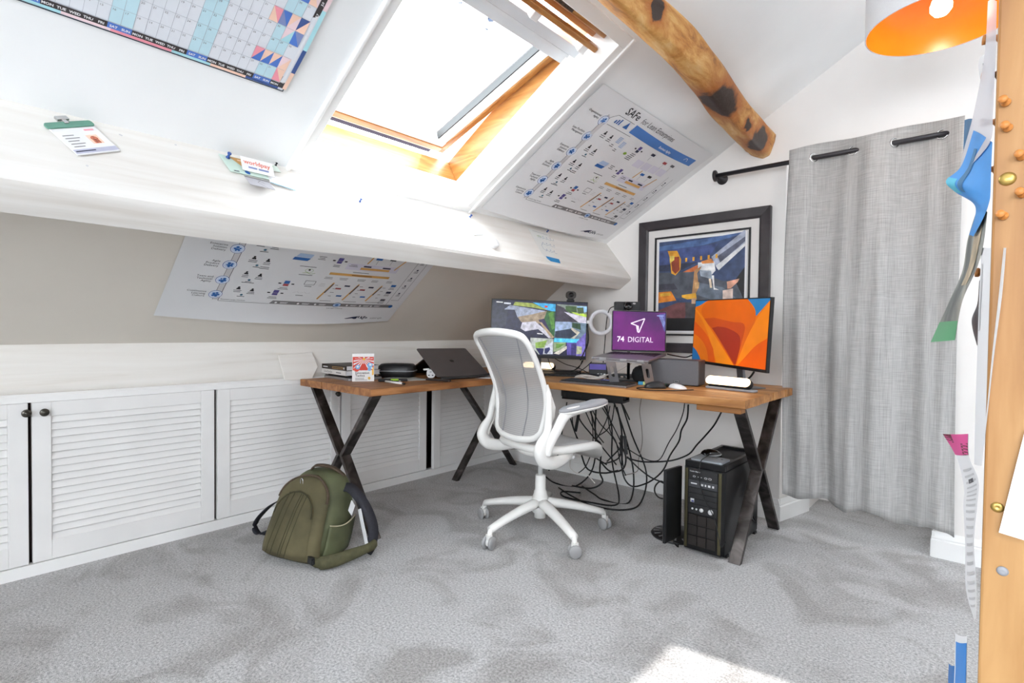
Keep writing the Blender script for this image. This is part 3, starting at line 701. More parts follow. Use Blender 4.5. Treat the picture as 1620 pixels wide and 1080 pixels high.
hs = cat_rom([lean(-.06, -.02, .362), lean(-.035, -.035, .392), lean(.03, -.03, .398), lean(.075, .0, .378), lean(.105, .03, .345)], 6)
part(MB(BROWNZ).ribbon(hs, (0, -.3, 1), .022, .006), 'grab_handle', bag)
mb = MB(STEEL); a = fpt(-.03, .345, .03); mb.tube([a+V((.008*math.cos(t), -.003, .02*math.sin(t)-.012)) for t in [2*PI*k/12 for k in range(12)]], .0022, 6, closed=True); part(mb, 'zip_pull', bag)
# right hand gusset pocket with pale piping
def gpt(y, z, out): 
    for (z0, w0, d0), (z1, w1, d1) in zip(prof, prof[1:]):
        if z0 <= z <= z1: t = (z-z0)/(z1-z0); w = w0+(w1-w0)*t
    return lean(w/2+out, y, z)
mb = MB(OLVS).grid(lambda i, j: gpt(-.085+.17*i, .03+.14*j*(1-.12*math.sin(PI*i)), .004+.02*math.sin(PI*i)*(1-.5*j)), 12, 8); part(mb, 'side_pocket', bag, solid=.004)
mb = MB(mat('pale_piping', '#b7ad93', .7)).tube([gpt(-.085+.17*i, .17-.0168*math.sin(PI*i)+.0, .006+.012*math.sin(PI*i)) for i in [k/12 for k in range(13)]], .003, 6); part(mb, 'piping', bag)
# loop strap on the left
lpts = cat_rom([lean(-.165, .0, .225), lean(-.205, -.01, .215), lean(-.265, -.02, .175), (-.325, .0, .105), (-.345, .0, .055), (-.305, .0, .032), (-.24, .02, .06), lean(-.175, .02, .13)], 6)
part(MB(NAVY).ribbon(lpts, [V((0, 1, .15)) for _ in lpts] and [V((.0, 0, 1)).lerp(V((-1, 0, .2)), min(1, max(0, (i-8)/8))) if i < 22 else V((-.3, 0, -1)).lerp(V((1, 0, .2)), min(1, (i-22)/12)) for i in range(len(lpts))], .032, .004), 'side_loop', bag)
# shoulder strap arching down on the right to the padded hip wing
spts = cat_rom([lean(.12, .01, .30), lean(.155, .015, .305), lean(.20, .02, .285), (.265, .10, .215), (.305, .10, .13), (.312, .08, .06), (.30, .06, .025)], 7)
part(MB(NAVY).ribbon(spts, [V((.25+.75*min(1, i/25), -.55, 1-.85*min(1, i/25))) for i in range(len(spts))], .048, .006), 'shoulder_strap', bag)
wing = cat_rom([(.12, -.10, .045), (.17, -.125, .03), (.23, -.10, .035), (.29, -.02, .05), (.325, .05, .06), (.32, .09, .06)], 6)
WINGM = mat('olive_padded', '#4d4b33', .85, var=.08, vscale=40, bump=.4, bscale=160)
part(MB(WINGM).tube(wing, [.010+.007*math.sin(PI*min(1, i/22)) + .006*(i > 8) for i in range(len(wing))], 10, flat=1.35, upv=(0, 0, 1)), 'hip_wing', bag)
mb = MB(BLACKP); T = M.Translation((.155, -.135, .04)) @ M.Rotation(rad(-20), 4, 'Z'); mb.box((-.022, -.006, -.016), (.022, .008, .016), T); mb.box((-.03, -.004, -.009), (.032, .004, .009), T); part(mb, 'buckle', bag, bevel=.002)
mb = MB(PAPER)
T = M.Translation((.235, .04, .245)) @ M.Rotation(rad(-20), 4, 'Z') @ M.Rotation(rad(28), 4, 'Y'); mb.box((-.018, -.001, -.05), (.018, .001, .012), T)
T = M.Translation((.265, .07, .16)) @ M.Rotation(rad(-20), 4, 'Z') @ M.Rotation(rad(-24), 4, 'Y'); mb.box((-.014, -.001, -.11), (.014, .001, .06), T)
part(mb, 'care_label', bag)

# ------------------------------------------------------------------ monitors
BEZ = mat('monitor_black', '#101012', .35, var=.05)
def quad_sheet(c):
    """frame of a planar rectangle from four surveyed corners TL TR BR BL"""
    TL, TR, BR, BL = c; o = BL; U = (BR-BL+TR-TL)/2; W = (TL-BL+TR-BR)/2
    W = (W - U.normalized()*W.dot(U.normalized())); return Sheet(o, U, W), U.length, W.length
EM = {}
def scro(h):
    k = 'wallpaper_'+h.strip('#')
    return MATS.get(k) or mat(k, h, .35, var=.05, vscale=5, emit=.1)
def scr(h, e=.75):
    e *= .45
    k = 'screen_'+h.strip('#')
    if k not in MATS: mat(k, h, .35, var=.16, vscale=46, emit=e, detail=9)
    return MATS[k]
def monitor(label, corners, prints, bez=.006, chin=.016, depth=.02, group=None, foot=None):
    sh, w, h = quad_sheet(corners); N_ = sh.N
    base = (corners[2]+corners[3])/2 - N_*.12; base.z = TOPZ
    r = thing('monitor', label, 'monitor', base)
    q = lambda u, v, o: sh.p(u, v, o)
    mb = MB(BEZ); 
    f = lambda o: [q(0, 0, o), q(w, 0, o), q(w, h, o), q(0, h, o)]
    mb.prism(f(0), -N_*depth); mb.prism([q(w*.2, h*.15, -depth), q(w*.8, h*.15, -depth), q(w*.8, h*.8, -depth), q(w*.2, h*.8, -depth)], -N_*.03)
    mb.build('housing', r, bevel=.002)
    mb = MB(BLACKG); sh2 = Sheet(q(bez, chin, .0006), sh.U, sh.W); sw, shh = w-2*bez, h-bez-chin
    for m_, pts in prints:
        mb.mat(m_)
        mb.add([sh2.p(x*sw, y*shh, .00012*len(mb.f)) for x, y in pts], [list(range(len(pts)))])
    mb.open = True; mb.build('screen', r)
    mb = MB(mat('stand_grey', '#6f7074', .4, .5)); top = q(w*.5, h*.45, -depth-.03); fx = base - N_*.0
    mb.bar(top-N_*.02, V((top.x, top.y, TOPZ+.01))-N_*.05, .05, .018, N_); a = V((top.x, top.y, TOPZ+.004))-N_*.04
    U_ = sh.U; mb.prism([a-U_*.12+N_*.09, a+U_*.12+N_*.09, a+U_*.1-N_*.08, a-U_*.1-N_*.08], (0, 0, .008)); mb.build('stand', r, bevel=.003)
    return r, sh, w, h
# right: orange petals
petal = lambda pts, n=5: [tuple(p[:2]) for p in cat_rom([(x, y, 0) for x, y in pts], n)]
orange = [(scro('#e2720c'), [(0, 0), (1, 0), (1, 1), (0, 1)]),
    (scro('#1e74b4'), [(0, 1), (.2, 1)] + petal([(.16, .985), (.08, .93), (.0, .90)])),
    (scro('#2a78b0'), [(.74, 1), (1, 1), (1, .97), (.86, .76)] + petal([(.85, .75), (.83, .86), (.74, 1)])),
    (scro('#d9620a'), petal([(.2, 1), (.1, .82), (.3, .45), (.55, .05), (.62, .0)]) + petal([(.66, .02), (.78, .45), (.85, .75), (.74, 1)])),
    (scro('#c24a10'), petal([(.12, .7), (.3, .52), (.5, .2), (.62, .0)]) + petal([(.64, .0), (.7, .35), (.72, .62), (.55, .66), (.3, .72)])),
    (scro('#9e3016'), petal([(.28, .55), (.45, .3), (.62, .02)]) + petal([(.64, .02), (.68, .28), (.66, .46), (.5, .56), (.36, .58)])),
    (scro('#ec8210'), petal([(.65, .0), (.74, .36), (.87, .72), (1, .96)]) + [(1, .45), (.8, .2)]),
    (scro('#e05a06'), [(.67, 0)] + petal([(.74, .12), (.87, .32), (1, .44)]) + [(1, 0)]),
    (scro('#e98512'), petal([(0, .85), (.12, .68), (.24, .42), (.38, 0)]) + [(.62, 0)] + petal([(.5, .18), (.3, .48), (.14, .72), (.0, .88)])),
    (scro('#d9560a'), petal([(0, .45), (.13, .35), (.22, .2), (.26, 0)]) + [(.36, 0)] + petal([(.32, .22), (.2, .45), (.0, .66)])),
    (scro('#1f6aa8'), [(0, 0), (.14, 0)] + petal([(.12, .06), (.06, .16), (0, .22)]))]
mr, shr, wr, hr = monitor('monitor with an orange petal wallpaper at the right end of the desk', [at(1098.5, 475.2, 3.15), at(1217, 469.6, 2.55), at(1212.5, 591, 2.55), at(1094, 572.3, 3.15)], orange)
# left: five camera tiles
c = lambda *a: [((x-203)/1170, 1-(y-178)/700) for x, y in a]
tiles = [(scr('#23243c', .6), c((203, 178), (1373, 178), (1373, 878), (203, 878))),
    (scr('#2e3040', .6), c((203, 178), (400, 200), (380, 500), (203, 640))),
    (scr('#8b93a6'), c((420, 240), (860, 300), (860, 420), (700, 430), (520, 400), (480, 300), (350, 300))),
    (scr('#8e9a4a'), c((480, 196), (700, 205), (900, 290), (700, 262), (460, 240))),
    (scr('#3f9fd2'), c((700, 196), (985, 205), (985, 310), (880, 285))), (scr('#d33b2a'), c((850, 230), (888, 233), (886, 256), (850, 254))),
    (scr('#8a7a66'), c((520, 390), (700, 350), (800, 320), (880, 300), (870, 400), (800, 470), (600, 470), (560, 450))),
    (scr('#b3b2bd'), c((580, 460), (740, 440), (980, 640), (920, 655), (780, 540), (620, 575), (560, 540))),
    (scr('#2c5730'), c((880, 300), (985, 300), (985, 640), (940, 600), (850, 400))), (scr('#4c7d34'), c((900, 330), (960, 300), (985, 520), (950, 540))),
    (scr('#2d2746'), c((780, 420), (850, 400), (930, 560), (900, 590), (830, 500))), (scr('#a08e72'), c((790, 450), (820, 450), (985, 640), (950, 655))),
    (scr('#a9b1ab'), c((690, 655), (975, 660), (975, 860), (800, 870), (690, 760))), (scr('#7fa04a'), c((750, 720), (900, 680), (860, 780), (760, 790))),
    (scr('#bfc3cf'), c((880, 760), (960, 700), (975, 860), (850, 862))), (scr('#252a58'), c((870, 790), (930, 770), (940, 800), (900, 862), (870, 850))), (scr('#1e2150'), c((760, 790), (860, 790), (850, 870), (810, 870))),
    (scr('#77817a'), c((1000, 205), (1373, 215), (1373, 440), (995, 425))), (scr('#3a3542'), c((1000, 215), (1090, 250), (1270, 430), (1190, 430), (995, 425))),
    (scr('#39512f'), c((1110, 225), (1240, 225), (1250, 300), (1180, 320), (1110, 280))), (scr('#a8c24e'), c((1180, 300), (1373, 320), (1373, 362), (1270, 345))), (scr('#bcb9c8'), c((1090, 300), (1373, 362), (1373, 440), (1290, 440))),
    (scr('#8fb8e6'), c((1250, 225), (1373, 222), (1373, 290), (1290, 320))), (scr('#44573a'), c((1250, 240), (1330, 235), (1340, 310), (1270, 320))),
    (scr('#66798a'), c((990, 430), (1373, 440), (1373, 650), (985, 645))), (scr('#8d9fbc'), c((990, 435), (1195, 430), (1195, 510), (990, 560))), (scr('#2b3446'), c((995, 560), (1190, 520), (1260, 590), (1180, 645), (990, 640))),
    (scr('#b6b0a0'), c((1190, 500), (1300, 560), (1230, 650), (1190, 645), (1260, 590), (1190, 530))), (scr('#2d4530'), c((1200, 440), (1300, 450), (1310, 530), (1200, 500))),
    (scr('#54c0ee'), c((985, 650), (1300, 650), (1290, 700), (980, 700))), (scr('#8d9e7c'), c((980, 705), (1130, 700), (1130, 800), (980, 830))), (scr('#5f8a3e'), c((1010, 720), (1120, 720), (1040, 780), (1010, 780))), (scr('#c9c5bd'), c((980, 850), (1150, 740), (1150, 780), (1050, 862))),
    (scr('#5a4f9e'), c((1140, 700), (1262, 705), (1255, 862), (1150, 862))), (scr('#3c3570'), c((1195, 712), (1262, 715), (1258, 862), (1200, 862))), (scr('#7267b4'), c((1262, 690), (1373, 560), (1373, 870), (1260, 870))), (scr('#a9b08a'), c((1265, 740), (1330, 750), (1330, 840), (1265, 850))),
    (scr('#e3e6ea'), c((250, 200), (330, 203), (330, 214), (250, 212))), (scr('#c9ced8'), c((345, 208), (430, 212), (430, 232), (345, 228))), (scr('#dfe3ee'), c((770, 592), (840, 598), (840, 608), (770, 604)))]
ml, shl, wl, hl = monitor('monitor showing five security camera views behind the white chair', [at(776.6, 471.1, 3.55), at(928.9, 477.9, 3.55), at(926.7, 568.2, 3.55), at(774.4, 563, 3.55)], tiles, bez=.007, chin=.02)
# webcam on its top edge
p = shl.p(wl*.82, hl+.001, -.006)
wc = thing('webcam', 'small dark grey webcam clipped on top of the security camera monitor', 'webcam', p)
fr = M((( shl.U.x, shl.W.x, shl.N.x, p.x), (shl.U.y, shl.W.y, shl.N.y, p.y), (shl.U.z, shl.W.z, shl.N.z, p.z), (0, 0, 0, 1)))
WCM = mat('webcam_grey', '#4c4845', .5, var=.04)
mb = MB(WCM); a = rrect(.068, .05, .02, 6, (0, .042)); mb.prism([fr @ V((x, y, -.012)) for x, y in a], shl.N*.034); mb.build('body', wc, bevel=.003)
mb = MB(BLACKP).box((-.025, .0, -.02), (.025, .012, .008), fr); mb.box((-.02, .01, -.01), (.02, .02, .004), fr); mb.build('clip', wc, bevel=.002)
mb = MB(BLACKG).lathe([(.017, 0), (.017, .004), (.012, .006), (.011, .003), (0, .003)], 24, fr @ M.Translation((0, .042, .022))); mb.build('lens', wc)

# ------------------------------------------------------------------ laptop on its stand
SG = mat('space_grey_metal', '#8a878a', .35, .7, var=.03)
TLp, TRp, BRp, BLp = at(974, 492.5, 3.02), at(1059, 493, 3.05), at(1054, 559.5, 3.05), at(967, 555.5, 3.02)
ls, lw, lh = quad_sheet([TLp, TRp, BRp, BLp])
fl, frr = at(936, 565.5, 2.83), at(1026, 572, 2.84)
stz = BLp.z
st = thing('laptop_stand', 'grey aluminium riser stand holding the laptop above the desk', 'stand', ((fl.x+BRp.x)/2, (fl.y+BRp.y)/2, TOPZ))
ALUG = mat('stand_aluminium', '#a9a9ad', .35, .7, var=.03)
hl_, hr_ = BLp+V((0, 0, -.013)), BRp+V((0, 0, -.013)); f1, f2 = fl+V((0, 0, -.008)), frr+V((0, 0, -.008))
dn = V((0, 0, -.006))
mb = MB(ALUG); e = (hl_-f1)*.02
mb.prism([f1+(f2-f1)*.06, f1+(f2-f1)*.94, hr_+(hl_-hr_)*.06, hl_+(hr_-hl_)*.06], dn); mb.build('plate', st, bevel=.002)
for t in (.14, .50, .80):                                   # front lips
    mb = MB(ALUG); a = f1+(f2-f1)*t; d = (f2-f1).normalized(); mb.prism([a-(hl_-f1).normalized()*.004, a+d*.035-(hl_-f1).normalized()*.004, a+d*.035, a], (0, 0, .014)); mb.build('lip', st, bevel=.002)
LEGZ = TOPZ
dx = (f2-f1).normalized(); dy = (hl_-f1).normalized(); dyh = V((dy.x, dy.y, 0)).normalized()
for t, nm in ((.30, 'leg'), (.93, 'leg')):
    top = f1+(f2-f1)*t+dy*.02-V((0, 0, .006)); bot = V((top.x, top.y, LEGZ+.003))+dyh*.06
    ln = (bot-top); w = .052
    sh_ = Sheet(top-dx*w/2, dx, ln); 
    hole = rrect(.018, ln.length*.45, .0088, 6, (w/2, ln.length*.45)); outer = rrect(w, ln.length, .004, 6, (w/2, ln.length/2))
    vs = [sh_.p(*q_, 0) for q_ in outer+hole]+[sh_.p(*q_, -.005) for q_ in outer+hole]; n_ = len(outer); tot = 2*n_
    fs_ = []
    for k in range(n_):
        k2 = (k+1) % n_; fs_ += [(k, k2, n_+k2, n_+k), (tot+k2, tot+k, tot+n_+k, tot+n_+k2), (k2, k, tot+k, tot+k2), (n_+k, n_+k2, tot+n_+k2, tot+n_+k)]
    MB(ALUG).add(vs, fs_).build(nm, st)
mb = MB(ALUG); a = V((f1.x, f1.y, LEGZ))+dyh*.06+dx*.06; mb.prism([a, a+dx*.28, a+dx*.28+dyh*.16, a+dyh*.16], (0, 0, .004)); mb.build('foot_plate', st, bevel=.002)
lap = thing('laptop', 'open laptop with a purple 74 DIGITAL screen raised on the stand', 'laptop', ((BLp+BRp)/2))
up = V((0, 0, .012))
mb = MB(SG).prism([fl-V((0, 0, .007)), frr-V((0, 0, .007)), BRp-V((0, 0, .012)), BLp-V((0, 0, .012))], up); mb.build('base', lap, bevel=.003)
mb = MB(mat('key_black', '#161617', .5, var=.1, vscale=100))
for j in range(6):
    for i in range(14):
        g = lambda a, b_: (BLp+(BRp-BLp)*(.06+.88*a))+((fl+(frr-fl)*(.06+.88*a))-(BLp+(BRp-BLp)*(.06+.88*a)))*(.06+.46*b_)+V((0, 0, .0012))
        mb.prism([g((i+.08)/14, (j+.92)/6), g((i+.92)/14, (j+.92)/6), g((i+.92)/14, (j+.08)/6), g((i+.08)/14, (j+.08)/6)], (0, 0, .0014))
mb.build('keyboard', lap)
mb = MB(SG).prism([ls.p(u, v, -.005) for u, v in rrect(lw, lh, .008, 4, (lw/2, lh/2))], ls.N*.0045); lid = mb.build('lid', lap)
mb = MB(BLACKG).prism([ls.p(u, v, -.0004) for u, v in rrect(lw-.003, lh-.003, .007, 4, (lw/2, lh/2))], ls.N*.0008); mb.build('bezel', lid)
pm = ramp_mat('purple_wallpaper', [(.2, '#33204f'), (.42, '#512060'), (.6, '#6b2072'), (.8, '#7d2a80')], .35, 6, (1, 1, 1), 0, 6)
b_ = pm.node_tree.nodes['Principled BSDF']; pm.node_tree.links.new(pm.node_tree.nodes['Color Ramp'].outputs[0], b_.inputs['Emission Color']); b_.inputs['Emission Strength'].default_value = .12
mb = MB(pm); m0 = .006; ls.poly(mb, [(m0, m0+.004), (lw-m0, m0+.004), (lw-m0, lh-m0), (m0, lh-m0)], .0008)
mb.mat(scr('#4a4a86', .6)); ls.poly(mb, [(lw*.86, lh*.93), (lw-m0, lh*.95), (lw-m0, lh*.5), (lw*.95, lh*.55), (lw*.9, lh*.75)], .001)
mb.mat(scr('#7e8fc0', .6))
for k in range(4): ls.line(mb, (lw*(.86+.02*k), lh*.88), (lw*(.955+.006*k), lh*(.62+.03*k)), .0022, .0012)
ls.rect(mb, lw*.82, lh*.88, lw*.13, .006, .0012)
wm_ = scr('#d6c6dc', .8); mb.mat(wm_)
X = lambda x, y: ((x-745)/(1340-745)*lw, (800-y)/(800-358)*lh)
tri = [X(950, 495), X(1100, 440), X(1040, 590)]; ls.path(mb, tri[:2]+[tri[2]], .006, .0014); ls.path(mb, [tri[0], X(1010, 515), X(1025, 585), tri[2]], .006, .0014); ls.poly(mb, [X(1005, 510), X(1035, 520), X(1040, 560), X(1030, 590), X(1015, 570), X(1022, 540)], .0015)
ls.text(mb, '74', *X(803, 692), .042, bold=.022, lift=.0015); ls.text(mb, 'DIGITAL', *X(918, 695), .043, lift=.0015, sx=.93)
mb.open = True; mb.build('screen', lid)
# compact camera behind the lid
cp_ = at(993, 484, 3.12); cm = thing('camera', 'black compact camera standing behind the laptop lid', 'camera', cp_)
T = M.Translation(cp_) @ M.Rotation(rad(38), 4, 'Z')
mb = MB(BLACKP).box((-.075, .0, -.03), (.075, .045, .026), T); mb.box((-.07, -.012, -.028), (-.02, .0, .024), T); mb.build('body', cm, bevel=.004)
MB(BLACKG).lathe([(.024, 0), (.025, .02), (.021, .03), (.017, .028), (.012, .022), (0, .021)], 24, T @ M.Translation((.0, 0, 0)) @ M.Rotation(PI/2, 4, 'X')).build('lens', cm)
mb = MB(STEEL).box((.03, -.002, .01), (.045, .0, .02), T); mb.build('badge', cm)
mb = MB(BLACKP).tube([cp_+V((0, .02, -.03)), V((cp_.x, cp_.y+.02, TOPZ+.012))], .009, 8); mb.box((-.09, -.06, 0), (.09, .07, .012), M.Translation((cp_.x, cp_.y+.02, TOPZ)) @ M.Rotation(rad(38), 4, 'Z')); mb.build('tripod', cm)

# ------------------------------------------------------------------ ring light, speakers, light bars
rc = at(951, 510, 3.42); rl = thing('ring_light', 'white ring light on a thin stem beside the security monitor', 'lamp', V((rc.x, rc.y, TOPZ)))
Rm = CR.cross(V((0, 0, 1))); fr = M(((CR.x, 0, -Rm.x, rc.x), (CR.y, 0, -Rm.y, rc.y), (0, 1, 0, rc.z), (0, 0, 0, 1)))
RL_ = mat('ring_white', '#dcdde2', .35, var=.01)
MB(RL_).tube([fr @ V((.068*math.cos(2*PI*k/40), .072*math.sin(2*PI*k/40), 0)) for k in range(40)], .0135, 12, closed=True).build('ring', rl)
mb = MB(WHITEP); mb.box((-.093, -.008, -.008), (-.075, .012, .008), fr); mb.build('joint', rl, bevel=.002)
mb = MB(BLACKP).tube(cat_rom([fr @ V((-.088, 0, 0)), fr @ V((-.086, -.11, -.01)), fr @ V((-.10, -.17, -.01)), fr @ V((-.13, rc.z*0-.245, 0))], 5), .004, 8); mb.build('stem', rl)
mb = MB(BLACKP); q = fr @ V((-.13, 0, 0)); mb.lathe([(.035, 0), (.035, .006), (.006, .01), (.005, .03)], 20, M.Translation((q.x, q.y, TOPZ))); mb.build('base', rl)

sp0 = V((-1.425, 2.74, TOPZ)); ang = rad(9); T = M.Translation(sp0) @ M.Rotation(ang, 4, 'Z')
spk = thing('speaker', 'grey rectangular speaker standing between the laptop and the orange monitor', 'speaker', sp0)
SPG = mat('speaker_grille', '#66666a', .7, .2, var=.05, vscale=500, bump=.15, bscale=700)
SPB = mat('speaker_body', '#4b4b4f', .45, var=.03)
mb = MB(SPB); W_, D_, H_ = .28, .15, .14
mb.prism([T @ V((x, y, .004)) for x, y in rrect(W_, D_, .018, 4, (W_/2, D_/2))], (0, 0, H_-.004)); mb.build('body', spk, bevel=.004)
MB(SPG).prism([T @ V((x, -.004, z)) for x, z in rrect(W_-.004, H_-.008, .008, 4, (W_/2, H_/2+.002))], T.to_3x3() @ V((0, .012, 0))).build('grille', spk, bevel=.002)
mb = MB(BLACKP).prism([T @ V((x, -.0055, z)) for x, z in rrect(.034, .012, .004, 3, (W_*.58, .022))], T.to_3x3() @ V((0, .003, 0))); bd = mb.build('badge', spk)
mb = MB(SILV).tube([T @ V((x, -.0056, z)) for x, z in rrect(.026, .008, .003, 3, (W_*.58, .022))], .0006, 5, closed=True); mb.build('badge_rim', bd)
bp_ = V((-1.49, 2.79, TOPZ)); bs_ = thing('ball_speaker', 'black ball shaped smart speaker in front of the laptop stand', 'speaker', bp_)
mb = MB(mat('black_fabric', '#17181c', .8, var=.15, vscale=300, bump=.3, bscale=600)).lathe([(.032, .0), (.047, .012), (.056, .032), (.057, .05), (.050, .072), (.036, .088), (.018, .094), (0, .095)], 32, M.Translation(bp_)); mb.build('body', bs_)
MB(BLACKG).lathe([(.02, .0945), (.019, .0965), (0, .097)], 24, M.Translation(bp_)).build('button_cap', bs_)
GLOW = bpy.data.materials.new('warm_white_diffuser'); GLOW.use_nodes = True; bq = GLOW.node_tree.nodes['Principled BSDF']; bq.inputs['Base Color'].default_value = (.95, .9, .8, 1); bq.inputs['Emission Color'].default_value = (1, .72, .42, 1); bq.inputs['Emission Strength'].default_value = 1.6
def light_bar(label, p, rz, L_=.25):
    r = thing('light_bar', label, 'lamp', p, rz, group='bar lamps glowing on the desk'); 
    T = M.Translation(V(p)+V((0, 0, .042))) @ M.Rotation(rz, 4, 'Z') @ M.Rotation(rad(-32), 4, 'X')
    a = [(x, z) for x, z in rrect(L_, .052, .025, 8)]
    MB(GLOW).prism([T @ V((x, -.012, z)) for x, z in rrect(L_-.006, .046, .022, 8)], T.to_3x3() @ V((0, .01, 0))).build('diffuser', r, bevel=.003)
    MB(BLACKP).prism([T @ V((x, -.004, z)) for x, z in a], T.to_3x3() @ V((0, .03, 0))).build('shell', r, bevel=.006)
    T2 = M.Translation(V(p)) @ M.Rotation(rz, 4, 'Z')
    mb = MB(GREYP); mb.prism([T2 @ V((x, y, 0)) for x, y in rrect(L_+.02, .06, .02, 5, (.01, .01))], (0, 0, .012)); mb.build('foot', r, bevel=.004)
light_bar('glowing bar lamp lying in front of the orange monitor', (-.985, 2.755, TOPZ), rad(-12))
light_bar('glowing bar lamp half hidden behind the white chair back', (-2.37, 2.93, TOPZ), rad(6), .26)
# ------------------------------------------------------------------ prints on the slopes
NAVYI = mat('navy_ink', '#262b45', .7, var=.02); BLUEI = mat('blue_ink', '#2f66ad', .7, var=.02); BANNER = mat('banner_blue', '#4a7dc4', .7, var=.02); LBLUE = mat('light_blue_ink', '#a9bfdd', .7, var=.02)
GREYI = mat('grey_ink', '#7d7b7c', .7, var=.02); LGREY = mat('light_grey_ink', '#c9c8ca', .7, var=.02); PURP = mat('purple_ink', '#59508f', .7, var=.03); TAN = mat('tan_ink', '#d9a862', .7, var=.03)
REDI = mat('red_ink', '#a5474a', .7, var=.03); GRNI = mat('green_ink', '#86ad3c', .7, var=.03); DGREY = mat('dark_grey_ink', '#55545a', .7, var=.02); PALEP = mat('pale_panel_ink', '#d4d2e0', .7, var=.02)
POSTER = mat('poster_paper', '#dfe0e2', .6, var=.008, vscale=2)
def safe_poster(label, sh, w, h, ku):
    t = thing('poster', label, 'poster', sh.p(w/2, h/2), group='framework posters pinned to the slopes')
    mb = MB(POSTER); sh.paper(mb, w, h, .0008, 24, 16); mb.open = True; mb.build('sheet', t)
    X = lambda u: u*ku
    mb = MB(LGREY)
    R_ = lambda m_, u, v, a, b_, l=.0008, n=4: (mb.mat(m_), sh.rect(mb, X(u), v, X(a), b_, l, n))
    # column panels and the left backbone
    sh.poly(mb, [(X(.192), .145), (X(.216), .145), (X(.216), .735), (X(.192), .745)], .0010)
    mb.mat(DGREY); sh.line(mb, (X(.216), .14), (X(.216), .735), .0025, .0014, 6); sh.line(mb, (X(.192), .145), (X(.192), .745), .0018, .0014, 6)
    sh.line(mb, (X(.216), .138), (X(.44), .138), .002, .0014, 4); sh.line(mb, (X(.216), .735), (X(.25), .765), .002, .0014); sh.line(mb, (X(.25), .765), (X(.40), .765), .002, .0014, 3); sh.line(mb, (X(.235), .70), (X(.46), .70), .002, .0014, 3)
    words = [('Continuous', 'Learning', 'Culture'), ('Team and', 'Technical', 'Agility'), ('Agile', 'Product', 'Delivery'), ('Enterprise', 'Solution', 'Delivery'), ('Lean Portfolio', 'Management'), ('Organizational', 'Agility')]
    rr = random.Random(5)
    for k in range(6):
        v = .184+.1045*k
        mb.mat(BLUEI); sh.disc(mb, X(.195), v, .0285, .0016, 24); mb.mat(PAPER); sh.disc(mb, X(.195), v, .0262, .0020, 24); mb.mat(mat('pale_blue_ink', '#c4d4ea', .7)); sh.disc(mb, X(.195), v, .0235, .0023, 24)
        mb.mat(BLUEI)
        for j in range(5): 
            a = 2*PI*j/5+k; sh.disc(mb, X(.195)+.011*math.cos(a), v+.011*math.sin(a), rr.uniform(.004, .0075), .0026, 8)
        sh.rect(mb, X(.195)-.009, v-.008, .018, .011, .0026)
        mb.mat(INK)
        for j, wd in enumerate(words[k]): sh.text(mb, wd, X(.155), v+.010-.016*j, .0165, 'r', lift=.0012)
    # bottom grey banner
    mb.mat(GREYI)
    for k in range(8):
        a, b_ = .44+.69*k/8, .44+.69*(k+1)/8; sh.poly(mb, [(X(a+(.012 if k == 0 else 0)), .165), (X(a), .138), (X(b_), .138), (X(b_), .165)], .0012)
    mb.mat(PAPER)
    for u in (.47, .58, .67, .85, .93, 1.0): sh.rect(mb, X(u+.02), .152, .04, .003, .0016); sh.rect(mb, X(u+.02), .146, .035, .003, .0016); sh.disc(mb, X(u), .15, .007, .0016, 6)
    mb.mat(DGREY); sh.disc(mb, X(.79), .152, .026, .0018, 24, .020); mb.mat(LBLUE); sh.disc(mb, X(.79), .152, .023, .0022, 24, .017); mb.mat(BLUEI); sh.disc(mb, X(.79), .152, .011, .0026, 8, .008)
    mb.mat(INK); sh.text(mb, 'Lean-Agile Leadership', X(.79), .118, .011, 'c', lift=.0012); sh.text(mb, 'Essential | Large | Portfolio', X(.225), .148, .010, lift=.0012)
    # logo at the foot
    mb.mat(NAVYI); sh.poly(mb, [(X(.86), .028), (X(.96), .028), (X(.965), .052), (X(.93), .046)], .0012); sh.text(mb, 'SAFe', X(.965), .028, .034, bold=.03, lift=.0012, sx=1.0); mb.mat(GREYI); sh.text(mb, 'scaled agile', X(1.05), .030, .019, lift=.0012)
    # head: title and blue business agility banner
    mb.mat(INK); sh.text(mb, 'SAFe', X(.27), .785, .058, bold=.012, lift=.0012); mb.mat(DGREY); sh.text(mb, 'for Lean Enterprises', X(.425), .785, .046, lift=.0012, sx=.92)
    mb.mat(BLUEI)
    for k, hh in enumerate((.018, .026, .034)): sh.rect(mb, X(.265+.017*k), .722, .010, hh, .0012)
    sh.poly(mb, [(X(.345), .722), (X(.385), .722), (X(.365), .762)], .0012)
    mb.mat(BANNER)
    ctr = lambda q: .742-.010*math.sin(q*PI*1.0)
    for k in range(10):
        a, b_ = k/10, (k+1)/10; sh.poly(mb, [(X(.42+.72*a), ctr(a)-.026), (X(.42+.72*b_), ctr(b_)-.026), (X(.42+.72*b_), ctr(b_)+.026), (X(.42+.72*a), ctr(a)+.026)], .0012)
    mb.mat(PAPER); sh.text(mb, 'Business Agility', X(.80), .722, .022, 'c', bold=.01, lift=.0017)
    sh.path(mb, [(X(1.05)+.018*math.cos(a), .732+.018*math.sin(a)) for a in [PI*j/8 for j in range(9)]], .003, .0017)
    # body: people with captions, canvases, trains, boards
    def dash(u, v, n=2, w=.04, m_=DGREY):
        mb.mat(m_)
        for j in range(n): q = w*rr.uniform(.7, 1); sh.rect(mb, X(u)-q/2, v-.010*j, q, .0035, .0012)
    def man(u, v): mb.mat(INK); sh.disc(mb, X(u), v+.010, .0055, .0012, 8); sh.poly(mb, [(X(u)-.010, v-.006), (X(u)+.010, v-.006), (X(u)+.007, v+.005), (X(u)-.007, v+.005)], .0012); dash(u, v-.016, 2, .038)
